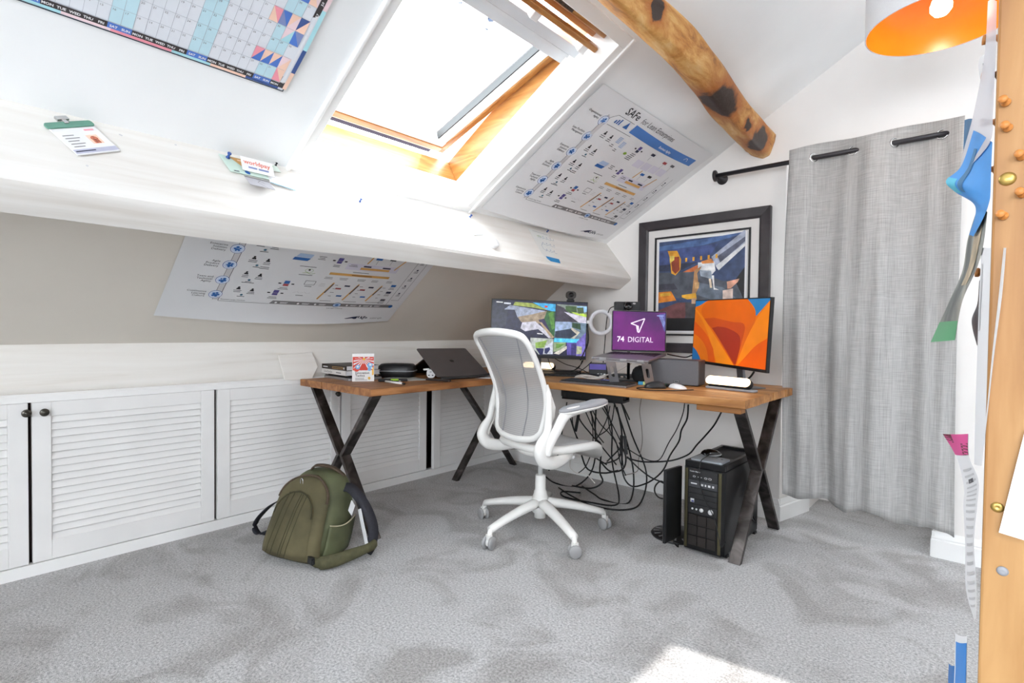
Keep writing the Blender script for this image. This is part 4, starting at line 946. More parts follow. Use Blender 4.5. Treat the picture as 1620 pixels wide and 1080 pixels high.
    for row in (.655, .545, .44, .335, .225): 
        if row > .6: man(.285, row); man(.345, row-.004); continue
        man(.275, row+.012); man(.335, row+.005); mb.mat(mat('teal_ink', '#3f6f86', .7)); sh.disc(mb, X(.30), row-.032, .007, .0012, 6); dash(.30, row-.046, 1)
    dash(.335, .40, 2, .05); dash(.30, .282, 1, .06)
    for u, v in ((.40, .64), (.45, .625)): mb.mat(LBLUE); [sh.rect(mb, X(u), v+.008*j, .034, .005, .0012) for j in range(5)]; dash(u-.0, v-.02, 2, .03)
    mb.mat(BLUEI); sh.poly(mb, [(X(.43), .475), (X(.50), .475), (X(.51), .495), (X(.435), .495)], .0014); mb.mat(LBLUE); sh.poly(mb, [(X(.44), .498), (X(.51), .498), (X(.515), .522), (X(.45), .522)], .0014); dash(.56, .515, 3, .04)
    for u, v, c1, c2 in ((.60, .66, PURP, NAVYI), (.64, .50, PURP, PURP), (.455, .30, BLUEI, REDI), (.43, .225, PURP, PURP)):
        mb.mat(c1); sh.rect(mb, X(u), v, .026, .022, .0013); mb.mat(c2); sh.rect(mb, X(u), v-.018, .026, .016, .0013); mb.mat(INK); sh.rect(mb, X(u)-.026, v-.004, .014, .008, .0013); sh.rect(mb, X(u)+.038, v-.004, .014, .008, .0013); dash(u+.01, v-.034, 2, .05)
    dash(.52, .435, 1, .085); mb.mat(INK); sh.disc(mb, X(.535), .415, .006, .0013, 8); mb.mat(GRNI); sh.path(mb, [(X(.535)+.02*math.cos(a), .41+.014*math.sin(a)) for a in [2*PI*j/12 for j in range(12)]], .0015, .0013, True); sh.path(mb, [(X(.51), .388), (X(.53), .395), (X(.55), .385), (X(.57), .394)], .002, .0013); dash(.53, .374, 1, .07)
    mb.mat(GRNI); sh.disc(mb, X(.545), .61, .014, .0013, 12, .009); dash(.60, .605, 3, .06)
    mb.mat(DGREY); sh.path(mb, [(X(.55), .305), (X(.60), .305), (X(.60), .335), (X(.55), .335)], .0022, .0013, True); dash(.575, .29, 1, .04); dash(.64, .32, 3, .035, LGREY)
    for a in range(5): sh.path(mb, [(X(.52+.018*a), .235+.012*(a % 2)), (X(.535+.018*a), .243-.008*(a % 2))], .002, .0013)
    dash(.56, .215, 1, .04)
    mb.mat(PALEP)
    for j in range(4): sh.rect(mb, X(.685+.085*j), .565+.004*j, .075, .05, .0010, 2)
    R_(PALEP, .70, .445, .30, .048, .0010, 6); R_(TAN, .78, .452, .17, .017, .0014, 4); mb.mat(NAVYI); sh.rect(mb, X(.79), .474, .045, .010, .0018); sh.rect(mb, X(.90), .474, .05, .010, .0018); dash(.735, .48, 2, .05)
    for u, v, c_ in ((.74, .665, NAVYI), (.90, .655, REDI), (.99, .66, DGREY), (.83, .535, BLUEI), (.91, .54, INK)): mb.mat(c_); sh.rect(mb, X(u), v, .038, .016, .0014); mb.mat(DGREY); sh.line(mb, (X(u)+.019, v), (X(u)+.019, v-.035), .0015, .0012)
    mb.mat(TAN); sh.line(mb, (X(.80), .50), (X(.815), .565), .008, .0014); sh.line(mb, (X(.975), .47), (X(1.01), .555), .008, .0014)
    dash(.80, .425, 1, .13); R_(TAN, .64, .395, .34, .018, .0012, 6); mb.mat(mat('brown_ink', '#8a5c3a', .7)); sh.rect(mb, X(.76), .401, .12, .005, .0016, 2)
    for u in (.65, .73, .83, .91, 1.0): dash(u, .372, 2, .05, GREYI)
    for u in (.66, .80, .94):
        mb.mat(TAN); sh.line(mb, (X(u), .195), (X(u+.035), .335), .010, .0013, 3); mb.mat(DGREY); sh.line(mb, (X(u+.017), .25), (X(u+.035), .325), .008, .0017, 2)
        for j in range(4): dash(u+.055, .315-.03*j, 1, .022, GREYI)
        if u < .9:
            for du, dv, c_ in ((.10, .31, NAVYI), (.06, .285, REDI), (.09, .225, BLUEI)): mb.mat(c_); sh.rect(mb, X(u+du), dv, .032, .011, .0014)
        dash(u+.05, .182, 1, .09, GREYI)
    # right hand side column
    mb.mat(DGREY); sh.line(mb, (X(1.09), .165), (X(1.09), .60), .002, .0012, 5); sh.line(mb, (X(1.15), .21), (X(1.15), .60), .002, .0012, 5); sh.line(mb, (X(1.10), .21), (X(1.15), .21), .002, .0012)
    for j in range(5): dash(1.12, .26+.07*j, 2, .03); mb.mat(NAVYI); sh.disc(mb, X(1.12), .275+.07*j, .007, .0013, 7)
    for v, c_ in ((.33, BLUEI), (.27, NAVYI), (.20, DGREY)): mb.mat(c_); sh.rect(mb, X(1.03), v, .032, .018, .0013); dash(1.045, v-.012, 2, .04)
    mb.mat(BLUEI); sh.disc(mb, X(1.13), .150, .014, .0013, 12)
    mb.open = True; mb.build('print', t)
    return t
curl1 = lambda u, v: .004+.030*max(0, (.12-v)/.12)**2*math.sin(PI*min(1, max(0, u/1.2)))+.006*max(0, (v-.7)/.15)
safe_poster('large framework poster on the sloping ceiling between the roof window and log', Sheet(sl(.022, 1.955, -.001), (0, 1, 0), SD, curl1), 1.205, .845, .985)
def sl2(s, y, o=0): return PL + SL*s + NL*o + V((0, y, 0))
curl2 = lambda u, v: .005+.035*max(0, (.10-v)/.10)**2*math.sin(PI*min(1, max(0, u/1.25)))+.012*min(1, v/.1)*math.sin(PI*min(1, u/1.25))
safe_poster('large framework poster in shade on the lower slope beneath the painted beam', Sheet(sl2(.232, .702, -.001), (0, 1, 0), SL, curl2), 1.25, .80, 1.045)

# wall calendar
t = thing('wall_planner', 'year planner calendar with coloured border pinned to the ceiling beside the roof window', 'calendar', sl(.6, .4))
CW, CH = 1.02, .66
csh = Sheet(sl(.300, -.22, -.001), (0, 1, 0), SD, lambda u, v: .003+.006*max(0, (u-.97)/.05)*abs(math.sin(v*9)))
mb = MB(mat('planner_paper', '#dfe3ea', .6, var=.01)); csh.paper(mb, CW, CH, .0008, 20, 12); mb.open = True; mb.build('sheet', t)
DK = mat('planner_black', '#3b3638', .7); BL = mat('planner_blue', '#4f79c9', .7); WKD = mat('planner_weekend', '#bfdfea', .7, var=.02); PINK = mat('planner_pink', '#f19aa8', .7); PEACH = mat('planner_peach', '#f3cdb8', .7); CYAN = mat('planner_cyan', '#aadbe4', .7); GRIDI = mat('planner_grid', '#a9adb6', .7); NVY = mat('planner_navy', '#3b5590', .7); DOTI = mat('planner_slate', '#7f8dbb', .7); PPK = mat('planner_pale_pink', '#ecd3d8', .7)
mb = MB(DK); UC = lambda k: .22+.764-.0262*(35-k)          # column centres
ROW = lambda r: .031+.0463*r                                # row floors, December first
PW, U1 = .0262, UC(35)+.0131
for k in range(36):
    if k % 7 in (5, 6): mb.mat(WKD); csh.rect(mb, UC(k)-PW/2, ROW(0), PW, CH-.04, .0006)
mb.mat(GRIDI)
for k in range(37): csh.line(mb, (UC(k)-PW/2, ROW(0)), (UC(k)-PW/2, CH-.01), .0008, .0010)
for r in range(14): csh.line(mb, (UC(0)-PW/2, ROW(r)), (U1, ROW(r)), .0008, .0010)
for k in range(36):
    mb.mat(BL if k % 7 in (5, 6) else DK); csh.rect(mb, UC(k)-PW/2, .012, PW, .017, .0012)
mb.mat(DK); csh.rect(mb, U1, .012, .016, CH-.02, .0012)
mb.mat(PAPER)
for k in range(36): csh.text(mb, ('MON', 'TUE', 'WED', 'THU', 'FRI', 'SAT', 'SUN')[k % 7], UC(k), .0165, .0098, 'c', bold=.03, lift=.0018)
MON_ = ('DECEMBER', 'NOVEMBER', 'OCTOBER', 'SEPTEMBER', 'AUGUST', 'JULY', 'JUNE', 'MAY', 'APRIL', 'MARCH', 'FEBRUARY', 'JANUARY')
for r, mname in enumerate(MON_): csh.text(mb, mname, U1+.0118, ROW(r)+.023, .0092, 'c', PI/2, bold=.03, lift=.0018)
starts = {0: 4, 1: 2, 2: 6, 3: 4, 4: 1, 5: 5, 6: 3, 7: 0}; lens_ = {0: 31, 1: 30, 2: 31, 3: 30, 4: 31, 5: 31, 6: 30, 7: 31}
mb.mat(GREYI)
for r in range(7):
    for d in range(lens_[r]):
        k = starts[r]+d
        if k > 11 and k < 36: csh.text(mb, str(d+1), UC(k)-.011, ROW(r)+.036, .0085, lift=.0014)
rr = random.Random(11); deco = [NVY, PPK, CYAN, PINK, PEACH, DOTI, BL]
for r in range(7):
    k0 = starts[r]+lens_[r]
    for k in range(k0, 36):
        u, v = UC(k)-PW/2, ROW(r); a, b_ = rr.sample(deco, 2); mb.mat(a)
        if rr.random() < .5: csh.poly(mb, [(u, v), (u+PW, v), (u+PW, v+.0463)], .0013); mb.mat(b_); csh.poly(mb, [(u, v), (u+PW, v+.0463), (u, v+.0463)], .0013)
        else: csh.poly(mb, [(u, v), (u+PW, v), (u, v+.0463)], .0013); mb.mat(b_); csh.poly(mb, [(u+PW, v), (u+PW, v+.0463), (u, v+.0463)], .0013)
    mb.mat(DOTI)
segs = [(.10, .30, PINK), (.30, .46, CYAN), (.46, .56, PPK), (.56, .70, PINK), (.70, .80, CYAN), (.80, .90, PEACH), (.90, 1.0, NVY)]
for a, b_, c_ in segs: mb.mat(c_); csh.rect(mb, a, .004, b_-a, .008, .0012)
for a, b_, c_ in ((.0, .07, PEACH), (.07, .16, NVY), (.16, .30, CYAN), (.30, .40, PPK), (.40, .66, CYAN)): mb.mat(c_); csh.rect(mb, U1+.016, a+.01, .012, b_-a, .0012)
mb.mat(mat('planner_edge', '#22303f', .7)); csh.rect(mb, 0, 0, CW, .0035, .0014); csh.rect(mb, CW-.0035, 0, .0035, CH, .0014)
mb.open = True; mb.build('print', t)

# ------------------------------------------------------------------ things pinned on the painted beam
BF = V((-1.816, 0, 1.419)); BSD = V((-.224, 0, .285)).normalized(); BN = V((.285, 0, .224)).normalized()
def bm_(s, y, o=.002): return BF + BSD*s + BN*o + V((0, y, 0))
def beam_sheet(s, y, W=None, U=(0, 1, 0), lift=.006, curl=None):
    return Sheet(bm_(s, y, lift), U, W or BSD, curl)
# visitor badge on a clip: hangs slanted
Ub = V((0, 1, 0))*.105+BSD*.061; Wb = -(V((0, 1, 0))*.056-BSD*.094)
o = bm_(.137, .298, .007); sh = Sheet(o, Ub, Wb); bw, bh = Ub.length, Wb.length
t = thing('name_badge', 'name badge in a clear holder with green top hanging from a clip at the left', 'badge', bm_(.2, .3, .0))
mb = MB(PAPER); sh.paper(mb, bw, bh, .003); mb.mat(mat('badge_lilac', '#b9bacd', .6)); sh.rect(mb, 0, .004, bw, .016, .0006); mb.mat(NAVYI); sh.rect(mb, .004, .010, bw*.45, .004, .0009)
mb.mat(PINK); sh.rect(mb, bw*.68, bh*.80, bw*.22, .006, .0006); mb.mat(PEACH); sh.rect(mb, bw*.58, bh*.32, bw*.26, bh*.32, .0006); mb.mat(mat('photo_red', '#b5664e', .6, var=.3, vscale=200)); sh.disc(mb, bw*.71, bh*.5, .010, .001, 10); sh.rect(mb, bw*.64, bh*.33, bw*.14, bh*.12, .0009)
mb.mat(GREYI)
for k in range(5): sh.rect(mb, bw*.10, bh*(.66-.10*k), bw*(.32 if k % 2 else .25), .003, .0006)
mb.open = True; mb.build('card', t)
mb = MB(mat('badge_green', '#5d8d7c', .5, var=.06)); mb.prism([sh.p(u, v, -.002) for u, v in rrect(bw+.008, .022, .008, 4, (bw/2, bh+.004))], sh.N*.006); mb.build('holder_top', t, bevel=.001)
mb = MB(STEEL); c_ = sh.p(bw*.45, bh+.026, .004); T = M(((sh.U.x, sh.W.x, sh.N.x, c_.x), (sh.U.y, sh.W.y, sh.N.y, c_.y), (sh.U.z, sh.W.z, sh.N.z, c_.z), (0, 0, 0, 1)))
mb.box((-.016, -.006, -.004), (.016, .008, .004), T).box((-.006, -.02, -.002), (.006, -.004, .003), T); mb.build('clip', t, bevel=.001)
# pin helper
PB = mat('blue_push_pin', '#2b4f96', .35, var=.03)
def push_pin(p, nrm, m_, label, group, sc=1., name='push_pin'):
    p, nrm = V(p), V(nrm).normalized(); T = M.Translation(p) @ nrm.to_track_quat('Z', 'Y').to_matrix().to_4x4() @ M.Scale(sc, 4)
    o = MB(m_).lathe([(.0007, -.004), (.0007, .001), (.005, .0012), (.005, .0025), (.0028, .004), (.0026, .010), (.0045, .012), (.0045, .0145), (0, .015)], 12, T).build(name)
    return tag(o, label, 'pin', group)
def bpt(px, py, o=.0): 
    d = ray(px, py); q = EYE+d*((BF+BN*o-EYE).dot(BN)/d.dot(BN)); return q
push_pin(bpt(569, 319), BN, PB, 'blue push pin alone on the beam below the roof window', 'push pins on the beam', 1.1)
push_pin(bpt(743, 344), BN, PB, 'dark blue push pin near the lower right corner of the roof window', 'push pins on the beam', 1.3)
push_pin(bpt(865, 367), BN, PB, 'purple push pin holding the paper note under the upper poster', 'push pins on the beam', 1.1)
# small leftover pin holes and scuffs
mb = MB(LGREY); rr = random.Random(2)
for px, py in ((548, 302), (550, 304), (518, 315), (546, 318), (541, 321), (538, 328), (552, 325), (533, 333), (551, 333), (555, 340), (304, 206), (278, 229), (138, 262), (748, 350), (755, 352), (190, 213), (192, 214)):
    q = bpt(px, py, .0035); mb.add([q+V((0, .004*math.cos(a), 0))+BSD*.004*math.sin(a) for a in (0, 1.2, 2.4, 3.6, 4.8)], [(0, 1, 2, 3, 4)])
struct('trim_3', mb, 'tack marks in the paint of the beam')
# cluster of cards
GTL = beam_sheet(.245, .70, lift=.004); t = thing('ticket', 'pale green and tan paper ticket pinned on the beam behind the white card', 'card', bm_(.27, .75))
Uc = V((0, 1, 0))*.10+BSD*.02; sh = Sheet(bm_(.27, .692, .005), V((0, 1, 0))*.16-BSD*.02, V((0, -.030, 0))+BSD*.095)
sh = Sheet(bm_(.215, .715, .006), (0, 1, .0), BSD+V((0, -.25, 0)))
mb = MB(mat('ticket_green', '#c4d9cf', .6, var=.03)); sh.paper(mb, .145, .085, .001); mb.mat(mat('ticket_tan', '#c79a5d', .6, var=.04)); sh.poly(mb, [(.03, .083), (.145, .083), (.145, .028), (.065, .028)], .0006); mb.mat(BLUEI); sh.disc(mb, .062, .012, .009, .0008, 10); mb.mat(NAVYI); sh.rect(mb, .015, .006, .018, .004, .0008)
mb.mat(PEACH); sh.rect(mb, .055, .068, .05, .006, .0009); mb.open = True; tag(mb.build('ticket'), t['label'], 'card'); bpy.data.objects.remove(t)
push_pin(bm_(.285, .722, .006), BN, PB, 'blue push pin through the pale green ticket on the beam', 'push pins on the beam', 1.5)
wt = [at(*p, .1) for p in ()]
o = bpt(384, 268, .012); sh = Sheet(o, (0, 1, -.02), BSD+BN*.25)
mb = MB(PAPER); sh.paper(mb, .112, .058, .001); mb.mat(mat('logo_coral', '#e5836f', .6)); sh.text(mb, 'worldpay', .008, .030, .0245, bold=.02, lift=.0008); mb.mat(DOTI); sh.rect(mb, .022, .013, .03, .007, .0008); sh.rect(mb, .057, .013, .036, .007, .0008)
mb.open = True; tag(mb.build('business_card'), 'white payment company card with coral lettering pinned on the beam', 'card')
sh2 = Sheet(bpt(396, 291, .03), (0, 1, -.03), BSD*.9-BN*.25); mb = MB(mat('silver_card', '#b9b8bf', .45, .3, var=.04)); sh2.paper(mb, .085, .068, .001); mb.mat(GREYI); sh2.rect(mb, 0, .055, .085, .009, .0006); sh2.path(mb, [(.05, .05), (.035, .03), (.05, .012), (.06, .0)], .0018, .0008); sh2.path(mb, [(.04, .05), (.06, .03)], .0018, .0008)
mb.open = True; tag(mb.build('grey_card'), 'grey plastic card hanging below the white payment card', 'card')
sh = Sheet(bpt(428, 289, .006), bpt(467, 301.5, .006)-bpt(428, 289, .006), BSD); mb = MB(PAPER); sh.paper(mb, .092, .05, .001); mb.mat(mat('teal_edge', '#4f9bb4', .6)); sh.rect(mb, 0, 0, .092, .004, .0006); mb.open = True; tag(mb.build('paper_slip'), 'small white paper slip with a teal lower edge on the beam', 'paper')
sh = Sheet(bpt(425, 268, .006), (0, 1, 0), BSD+V((0, -.2, 0))); mb = MB(mat('mint_paper', '#dcebe2', .6)); sh.paper(mb, .045, .035, .001); mb.mat(GRNI); sh.path(mb, [(.012, .026), (.02, .03), (.028, .024), (.018, .022)], .002, .0007); mb.open = True; tag(mb.build('paper_slip'), 'mint green paper slip beside the lower left corner of the window', 'paper')
q = bpt(436, 262, .004); push_pin(q, BN, BLACKP, 'black pin at the lower left corner of the roof window', 'push pins on the beam', .9)
# white round sensor
q = bpt(777, 386); T = M.Translation(q) @ BN.to_track_quat('Z', 'Y').to_matrix().to_4x4()
tag(MB(WHITEP).lathe([(.034, 0), (.035, .003), (.035, .020), (.032, .024), (0, .0245)], 36, T).build('round_sensor'), 'white round sensor puck stuck on the beam between the two papers', 'sensor')
# clear sleeve
sh = Sheet(bpt(750, 372, .004), bpt(776, 371, .004)-bpt(750, 372, .004), bpt(728, 342, .004)-bpt(750, 372, .004)); mb = MB(mat('clear_sleeve', '#e4e6e8', .25, var=.01, alpha=.55)); sh.paper(mb, .075, .125, .0012); mb.mat(LGREY); sh.line(mb, (0, .002), (.075, .002), .0016, .0006); sh.line(mb, (.002, 0), (.002, .12), .0016, .0006); mb.open = True; tag(mb.build('clear_sleeve'), 'clear plastic sleeve on the beam below the right window corner', 'sleeve')
# hand sketched note with a blue foot
sh = Sheet(bm_(.028, 2.318, .004), (0, 1, -.03), BSD+V((0, .11, 0)))
t = thing('paper_note', 'paper note with green and blue sketches and a bright blue foot on the beam', 'note', bm_(.1, 2.5))
mb = MB(mat('note_paper', '#dddedb', .65, var=.01)); sh.paper(mb, .365, .255, .001, 6, 6); mb.open = True; mb.build('sheet', t)
mb = MB(mat('note_blue', '#1d86c4', .6)); sh.poly(mb, [(.02, .022), (.04, .003), (.33, .003), (.335, .036), (.02, .040)], .0008)
mb.mat(mat('note_sketch', '#7f93ac', .7))
rr = random.Random(9)
for row in range(3):
    v = .20-.055*row; sh.path(mb, [(.05+.011*k, v+rr.uniform(-.006, .006)) for k in range(20)], .0022, .0009)
    for k in range(6): sh.disc(mb, .07+.035*k, v+.012, .0045, .0009, 6)
sh.path(mb, [(.28, .20), (.31, .185), (.31, .15), (.28, .145)], .0022, .0009); sh.path(mb, [(.06, .145), (.04, .13), (.04, .10), (.07, .09)], .0022, .0009)
mb.mat(GRNI); sh.path(mb, [(.285+.017*math.cos(a), .222+.017*math.sin(a)) for a in [2*PI*k/10 for k in range(10)]], .004, .0009, True); sh.rect(mb, .05, .208, .04, .004, .0009)
mb.mat(GREYI); sh.line(mb, (.03, .246), (.17, .243), .002, .0009)
mb.open = True; mb.build('print', t)

# ------------------------------------------------------------------ framed picture
FX0, FX1, FZ1 = -1.745, -.928, 1.777
FZ0 = FZ1-.85
pic = thing('framed_picture', 'large dark framed picture of a jet at dusk on the back wall', 'picture', ((FX0+FX1)/2, YB, FZ0))
FRM = ramp_mat('dark_stained_frame', [(.3, '#221d20'), (.6, '#332d31'), (.8, '#413a3f')], .4, 5, (2, 2, 2), .15, 7)
def frame_ring(mb, x0, x1, z0, z1, w, y0, y1, bev=0.):
    o_ = [(x0, z0), (x1, z0), (x1, z1), (x0, z1)]; i_ = [(x0+w, z0+w), (x1-w, z0+w), (x1-w, z1-w), (x0+w, z1-w)]
    for k in range(4):
        a, b_, c_, d_ = o_[k], o_[(k+1) % 4], i_[(k+1) % 4], i_[k]
        vs = [V((p[0], y, p[1])) for y in (y0, y1) for p in (a, b_, c_, d_)]
        vs[6].y += bev; vs[7].y += bev
        mb.add(vs, [(0,1,2,3),(7,6,5,4),(0,4,5,1),(1,5,6,2),(2,6,7,3),(3,7,4,0)])
mb = MB(FRM); frame_ring(mb, FX0, FX1, FZ0, FZ1, .050, YB-.001, YB-.036, .006); frame_ring(mb, FX0+.045, FX1-.045, FZ0+.045, FZ1-.045, .016, YB-.001, YB-.030, .008); mb.build('frame', pic)
MT = mat('mat_board_white', '#dcd9d6', .7, var=.01)
mb = MB(MT).box((FX0+.055, YB-.014, FZ0+.055), (FX1-.055, YB-.008, FZ1-.055)); mb.build('mat_board', pic)
mb = MB(mat('black_fillet', '#17161a', .5)); frame_ring(mb, FX0+.108, FX1-.108, FZ0+.108, FZ1-.108, .011, YB-.010, YB-.021); mb.build('fillet', pic)
AX_0, AX_1, AZ_0, AZ_1 = FX0+.139, FX1-.139, FZ0+.139, FZ1-.139; aw, ah = AX_1-AX_0, AZ_1-AZ_0
ash = Sheet((AX_0, YB-.0165, AZ_0), (1, 0, 0), (0, 0, 1))
a_ = lambda h_, v=.25: mat('art_'+h_.strip('#'), h_, .5, var=v*.7, vscale=22, detail=8)
AP = lambda *p: [((x-185)/590*aw, (1-(y-270)/610)*ah) for x, y in p]
arts = [('#3a4a6e', AP((185, 270), (775, 270), (775, 880), (185, 880))), ('#4d6a9c', AP((185, 300), (775, 260), (775, 270), (500, 320), (185, 330))), ('#3f4f82', AP((185, 330), (600, 320), (560, 380), (470, 430), (185, 430))),
    ('#2f3650', AP((185, 430), (470, 425), (330, 480), (185, 470))), ('#c06a3a', AP((330, 500), (440, 455), (480, 440), (470, 480), (380, 500))), ('#4f5560', AP((185, 480), (460, 490), (640, 560), (775, 560), (775, 720), (185, 640))),
    ('#66707e', AP((470, 560), (640, 600), (760, 700), (600, 690), (460, 640))), ('#3c3c48', AP((185, 560), (300, 560), (330, 600), (185, 600))),
    ('#e8862a', AP((185, 615), (280, 612), (320, 675), (185, 690))), ('#f5b53c', AP((195, 625), (275, 620), (280, 640), (200, 645))), ('#6f4446', AP((185, 740), (330, 690), (400, 690), (385, 800), (185, 790))), ('#4a4548', AP((385, 690), (640, 700), (775, 720), (775, 800), (390, 800))),
    ('#141418', AP((185, 795), (775, 795), (775, 880), (185, 880))), ('#16161c', AP((715, 560), (775, 480), (775, 690), (755, 640))),
    ('#e9a12e', AP((250, 335), (320, 340), (350, 400), (345, 470), (310, 505), (280, 490), (265, 380))), ('#8f3a22', AP((275, 380), (335, 380), (340, 470), (310, 495), (285, 470))), ('#f7cf62', AP((265, 370), (300, 372), (300, 400), (268, 420))),
    ('#a8b0c4', AP((560, 400), (770, 250), (775, 250), (775, 330), (600, 480))), ('#5d6276', AP((600, 400), (775, 290), (775, 320), (620, 440))), ('#e7ecf2', AP((590, 460), (775, 330), (775, 350), (610, 490))),
    ('#dfe7ee', AP((470, 430), (580, 430), (590, 490), (560, 520), (470, 470))), ('#d98a46', AP((490, 425), (560, 410), (580, 440), (500, 440))), ('#9aa5b4', AP((480, 480), (560, 490), (570, 545), (490, 520))),
    ('#e6cdb4', AP((545, 540), (560, 540), (570, 600), (555, 600))), ('#efe9e4', AP((565, 520), (580, 520), (585, 600), (615, 615), (580, 612))),
    ('#b08458', AP((445, 480), (495, 455), (490, 470), (465, 500), (480, 590), (455, 640), (430, 640), (440, 560))), ('#caa06e', AP((450, 560), (482, 560), (478, 600), (452, 600))),
    ('#e9a836', AP((360, 640), (460, 630), (465, 665), (400, 670), (360, 655))), ('#b9977c', AP((430, 665), (465, 665), (465, 700), (430, 700))), ('#e2c9bd', AP((640, 620), (705, 610), (705, 690), (640, 700))), ('#e2a58c', AP((665, 565), (745, 550), (735, 570), (690, 610), (670, 610))),
    ('#f2b84a', AP((508, 680), (514, 675), (516, 730), (508, 730)))]
for k in range(5): arts.append(('#eda634', AP(*[(380+52*k+dx, 405+dy-2*k) for dx, dy in ((0, -12), (14, -12), (14, 14), (0, 14))])))
mb = MB(a_('#3a4a6e'))
mb.prism([(AX_0-.012, YB-.0155, AZ_0-.012), (AX_1+.012, YB-.0155, AZ_0-.012), (AX_1+.012, YB-.0155, AZ_1+.012), (AX_0-.012, YB-.0155, AZ_1+.012)], (0, .004, 0))
mb.mat(PAPER); ash.rect(mb, -.012, -.012, aw+.024, ah+.024, .0002)
for k, (h_, p) in enumerate(arts): mb.mat(a_(h_)); ash.poly(mb, p, .0005+.0001*k)
mb.open = True; mb.build('artwork', pic)

# leaning white board on the knee wall
q = [on(px, py, 0, -2.955) for px, py in ((450, 601), (492, 601.5), (503, 580), (495, 557), (440, 561))]
mb = MB(WBOARD); mb.prism([(-2.962-.010*(p.z-.77)/.13, p.y, p.z) for p in q], (.012, 0, 0)); tag(mb.build('offcut_board', bevel=.004), 'white painted board with cut corners leaning above the cupboards by the books', 'board')
# ------------------------------------------------------------------ log beam
def knot_wood():
    m = bpy.data.materials.new('rustic_log'); m.use_nodes = True; nt = m.node_tree; N = nt.nodes; L = nt.links; b = N['Principled BSDF']; b.inputs['Roughness'].default_value = .55
    tc = N.new('ShaderNodeTexCoord'); mp = N.new('ShaderNodeMapping'); mp.inputs['Scale'].default_value = (5, 1.6, 5); L.new(tc.outputs['Object'], mp.inputs[0])
    nz = N.new('ShaderNodeTexNoise'); nz.inputs['Scale'].default_value = 3.4; nz.inputs['Detail'].default_value = 12; nz.inputs['Roughness'].default_value = .68; nz.inputs['Distortion'].default_value = .5; L.new(mp.outputs[0], nz.inputs[0])
    cr = N.new('ShaderNodeValToRGB'); E = cr.color_ramp.elements
    for p in (.5, .6): E.new(p)
    for e, (p, c) in zip(E, ((.30, '#6f4020'), (.44, '#b67932'), (.56, '#cf9c58'), (.75, '#e2c391'))): e.position = p; e.color = (*hexc(c), 1)
    L.new(nz.outputs['Fac'], cr.inputs[0]); col = cr.outputs[0]
    def mixc(fac, c):
        nonlocal col
        x = N.new('ShaderNodeMix'); x.data_type = 'RGBA'; L.new(fac, x.inputs['Factor']); L.new(col, x.inputs['A']); x.inputs['B'].default_value = (*hexc(c), 1); col = x.outputs['Result']
    n2 = N.new('ShaderNodeTexNoise'); n2.inputs['Scale'].default_value = 14; n2.inputs['Detail'].default_value = 6; L.new(tc.outputs['Object'], n2.inputs[0])
    for (cx, cy, cz), r in KN:
        vm = N.new('ShaderNodeVectorMath'); vm.operation = 'SUBTRACT'; vm.inputs[1].default_value = (cx, cy, cz); L.new(tc.outputs['Object'], vm.inputs[0])
        vs = N.new('ShaderNodeVectorMath'); vs.operation = 'MULTIPLY'; vs.inputs[1].default_value = (1, .62, 1); L.new(vm.outputs[0], vs.inputs[0])
        ln = N.new('ShaderNodeVectorMath'); ln.operation = 'LENGTH'; L.new(vs.outputs[0], ln.inputs[0])
        ad = N.new('ShaderNodeMath'); ad.operation = 'MULTIPLY_ADD'; L.new(n2.outputs['Fac'], ad.inputs[0]); ad.inputs[1].default_value = .075; L.new(ln.outputs['Value'], ad.inputs[2])
        for a, bb, c in ((r*1.9, r*1.0, '#a85f1e'), (r*1.05, r*.86, '#33221a')):
            mr = N.new('ShaderNodeMapRange'); mr.inputs['From Min'].default_value = a+.035; mr.inputs['From Max'].default_value = bb+.035; L.new(ad.outputs[0], mr.inputs['Value']); mixc(mr.outputs[0], c)
    L.new(col, b.inputs['Base Color'])
    bp = N.new('ShaderNodeBump'); bp.inputs['Strength'].default_value = .5; bp.inputs['Distance'].default_value = .01; L.new(nz.outputs['Fac'], bp.inputs['Height']); L.new(bp.outputs[0], b.inputs['Normal'])
    return m
ctr = [(.2,-.90,2.20,.07),(1.0,-.92,2.19,.060),(1.55,-.922,2.17,.058),(1.75,-.912,2.163,.06),(1.95,-.908,2.158,.063),(2.3,-.928,2.155,.067),(2.6,-.955,2.145,.069),(2.95,-.98,2.142,.072),(3.232,-.997,2.138,.073)]
cl = cat_rom([(x, y, z) for y, x, z, r in ctr], 8); cr_ = [p.x for p in cat_rom([(r, 0, 0) for y, x, z, r in ctr], 8)]
rings = []
for i, c_ in enumerate(cl):
    ring = []
    for j in range(36):
        a = 2*PI*j/36; e = .6; p = V((math.copysign(abs(math.cos(a))**e, math.cos(a))*cr_[i], 0, math.copysign(abs(math.sin(a))**e, math.sin(a))*cr_[i]*.98))
        k = 1+.05*math.sin(3*a+c_.y*3.1)+.035*math.sin(5*a-c_.y*5)+.02*math.sin(9*a+c_.y*13)
        p = M.Rotation(rad(28), 3, 'Y') @ (p*k); ring.append(c_+p)
    rings.append(ring)
from mathutils.bvhtree import BVHTree
_m = MB().loft(rings); _b = BVHTree.FromPolygons([V(p) for p in _m.v], _m.f)
KN = [(_b.ray_cast(EYE, ray(px, py))[0], r) for px, py, r in ((1138, 166, .088), (1203, 223, .072), (1184, 199, .03), (1040, 14, .028))]
LOGM = knot_wood()
tag(MB(LOGM).loft(rings).build('log_beam'), 'rough honey coloured log purlin with dark knots under the ceiling', 'beam', kind='thing')


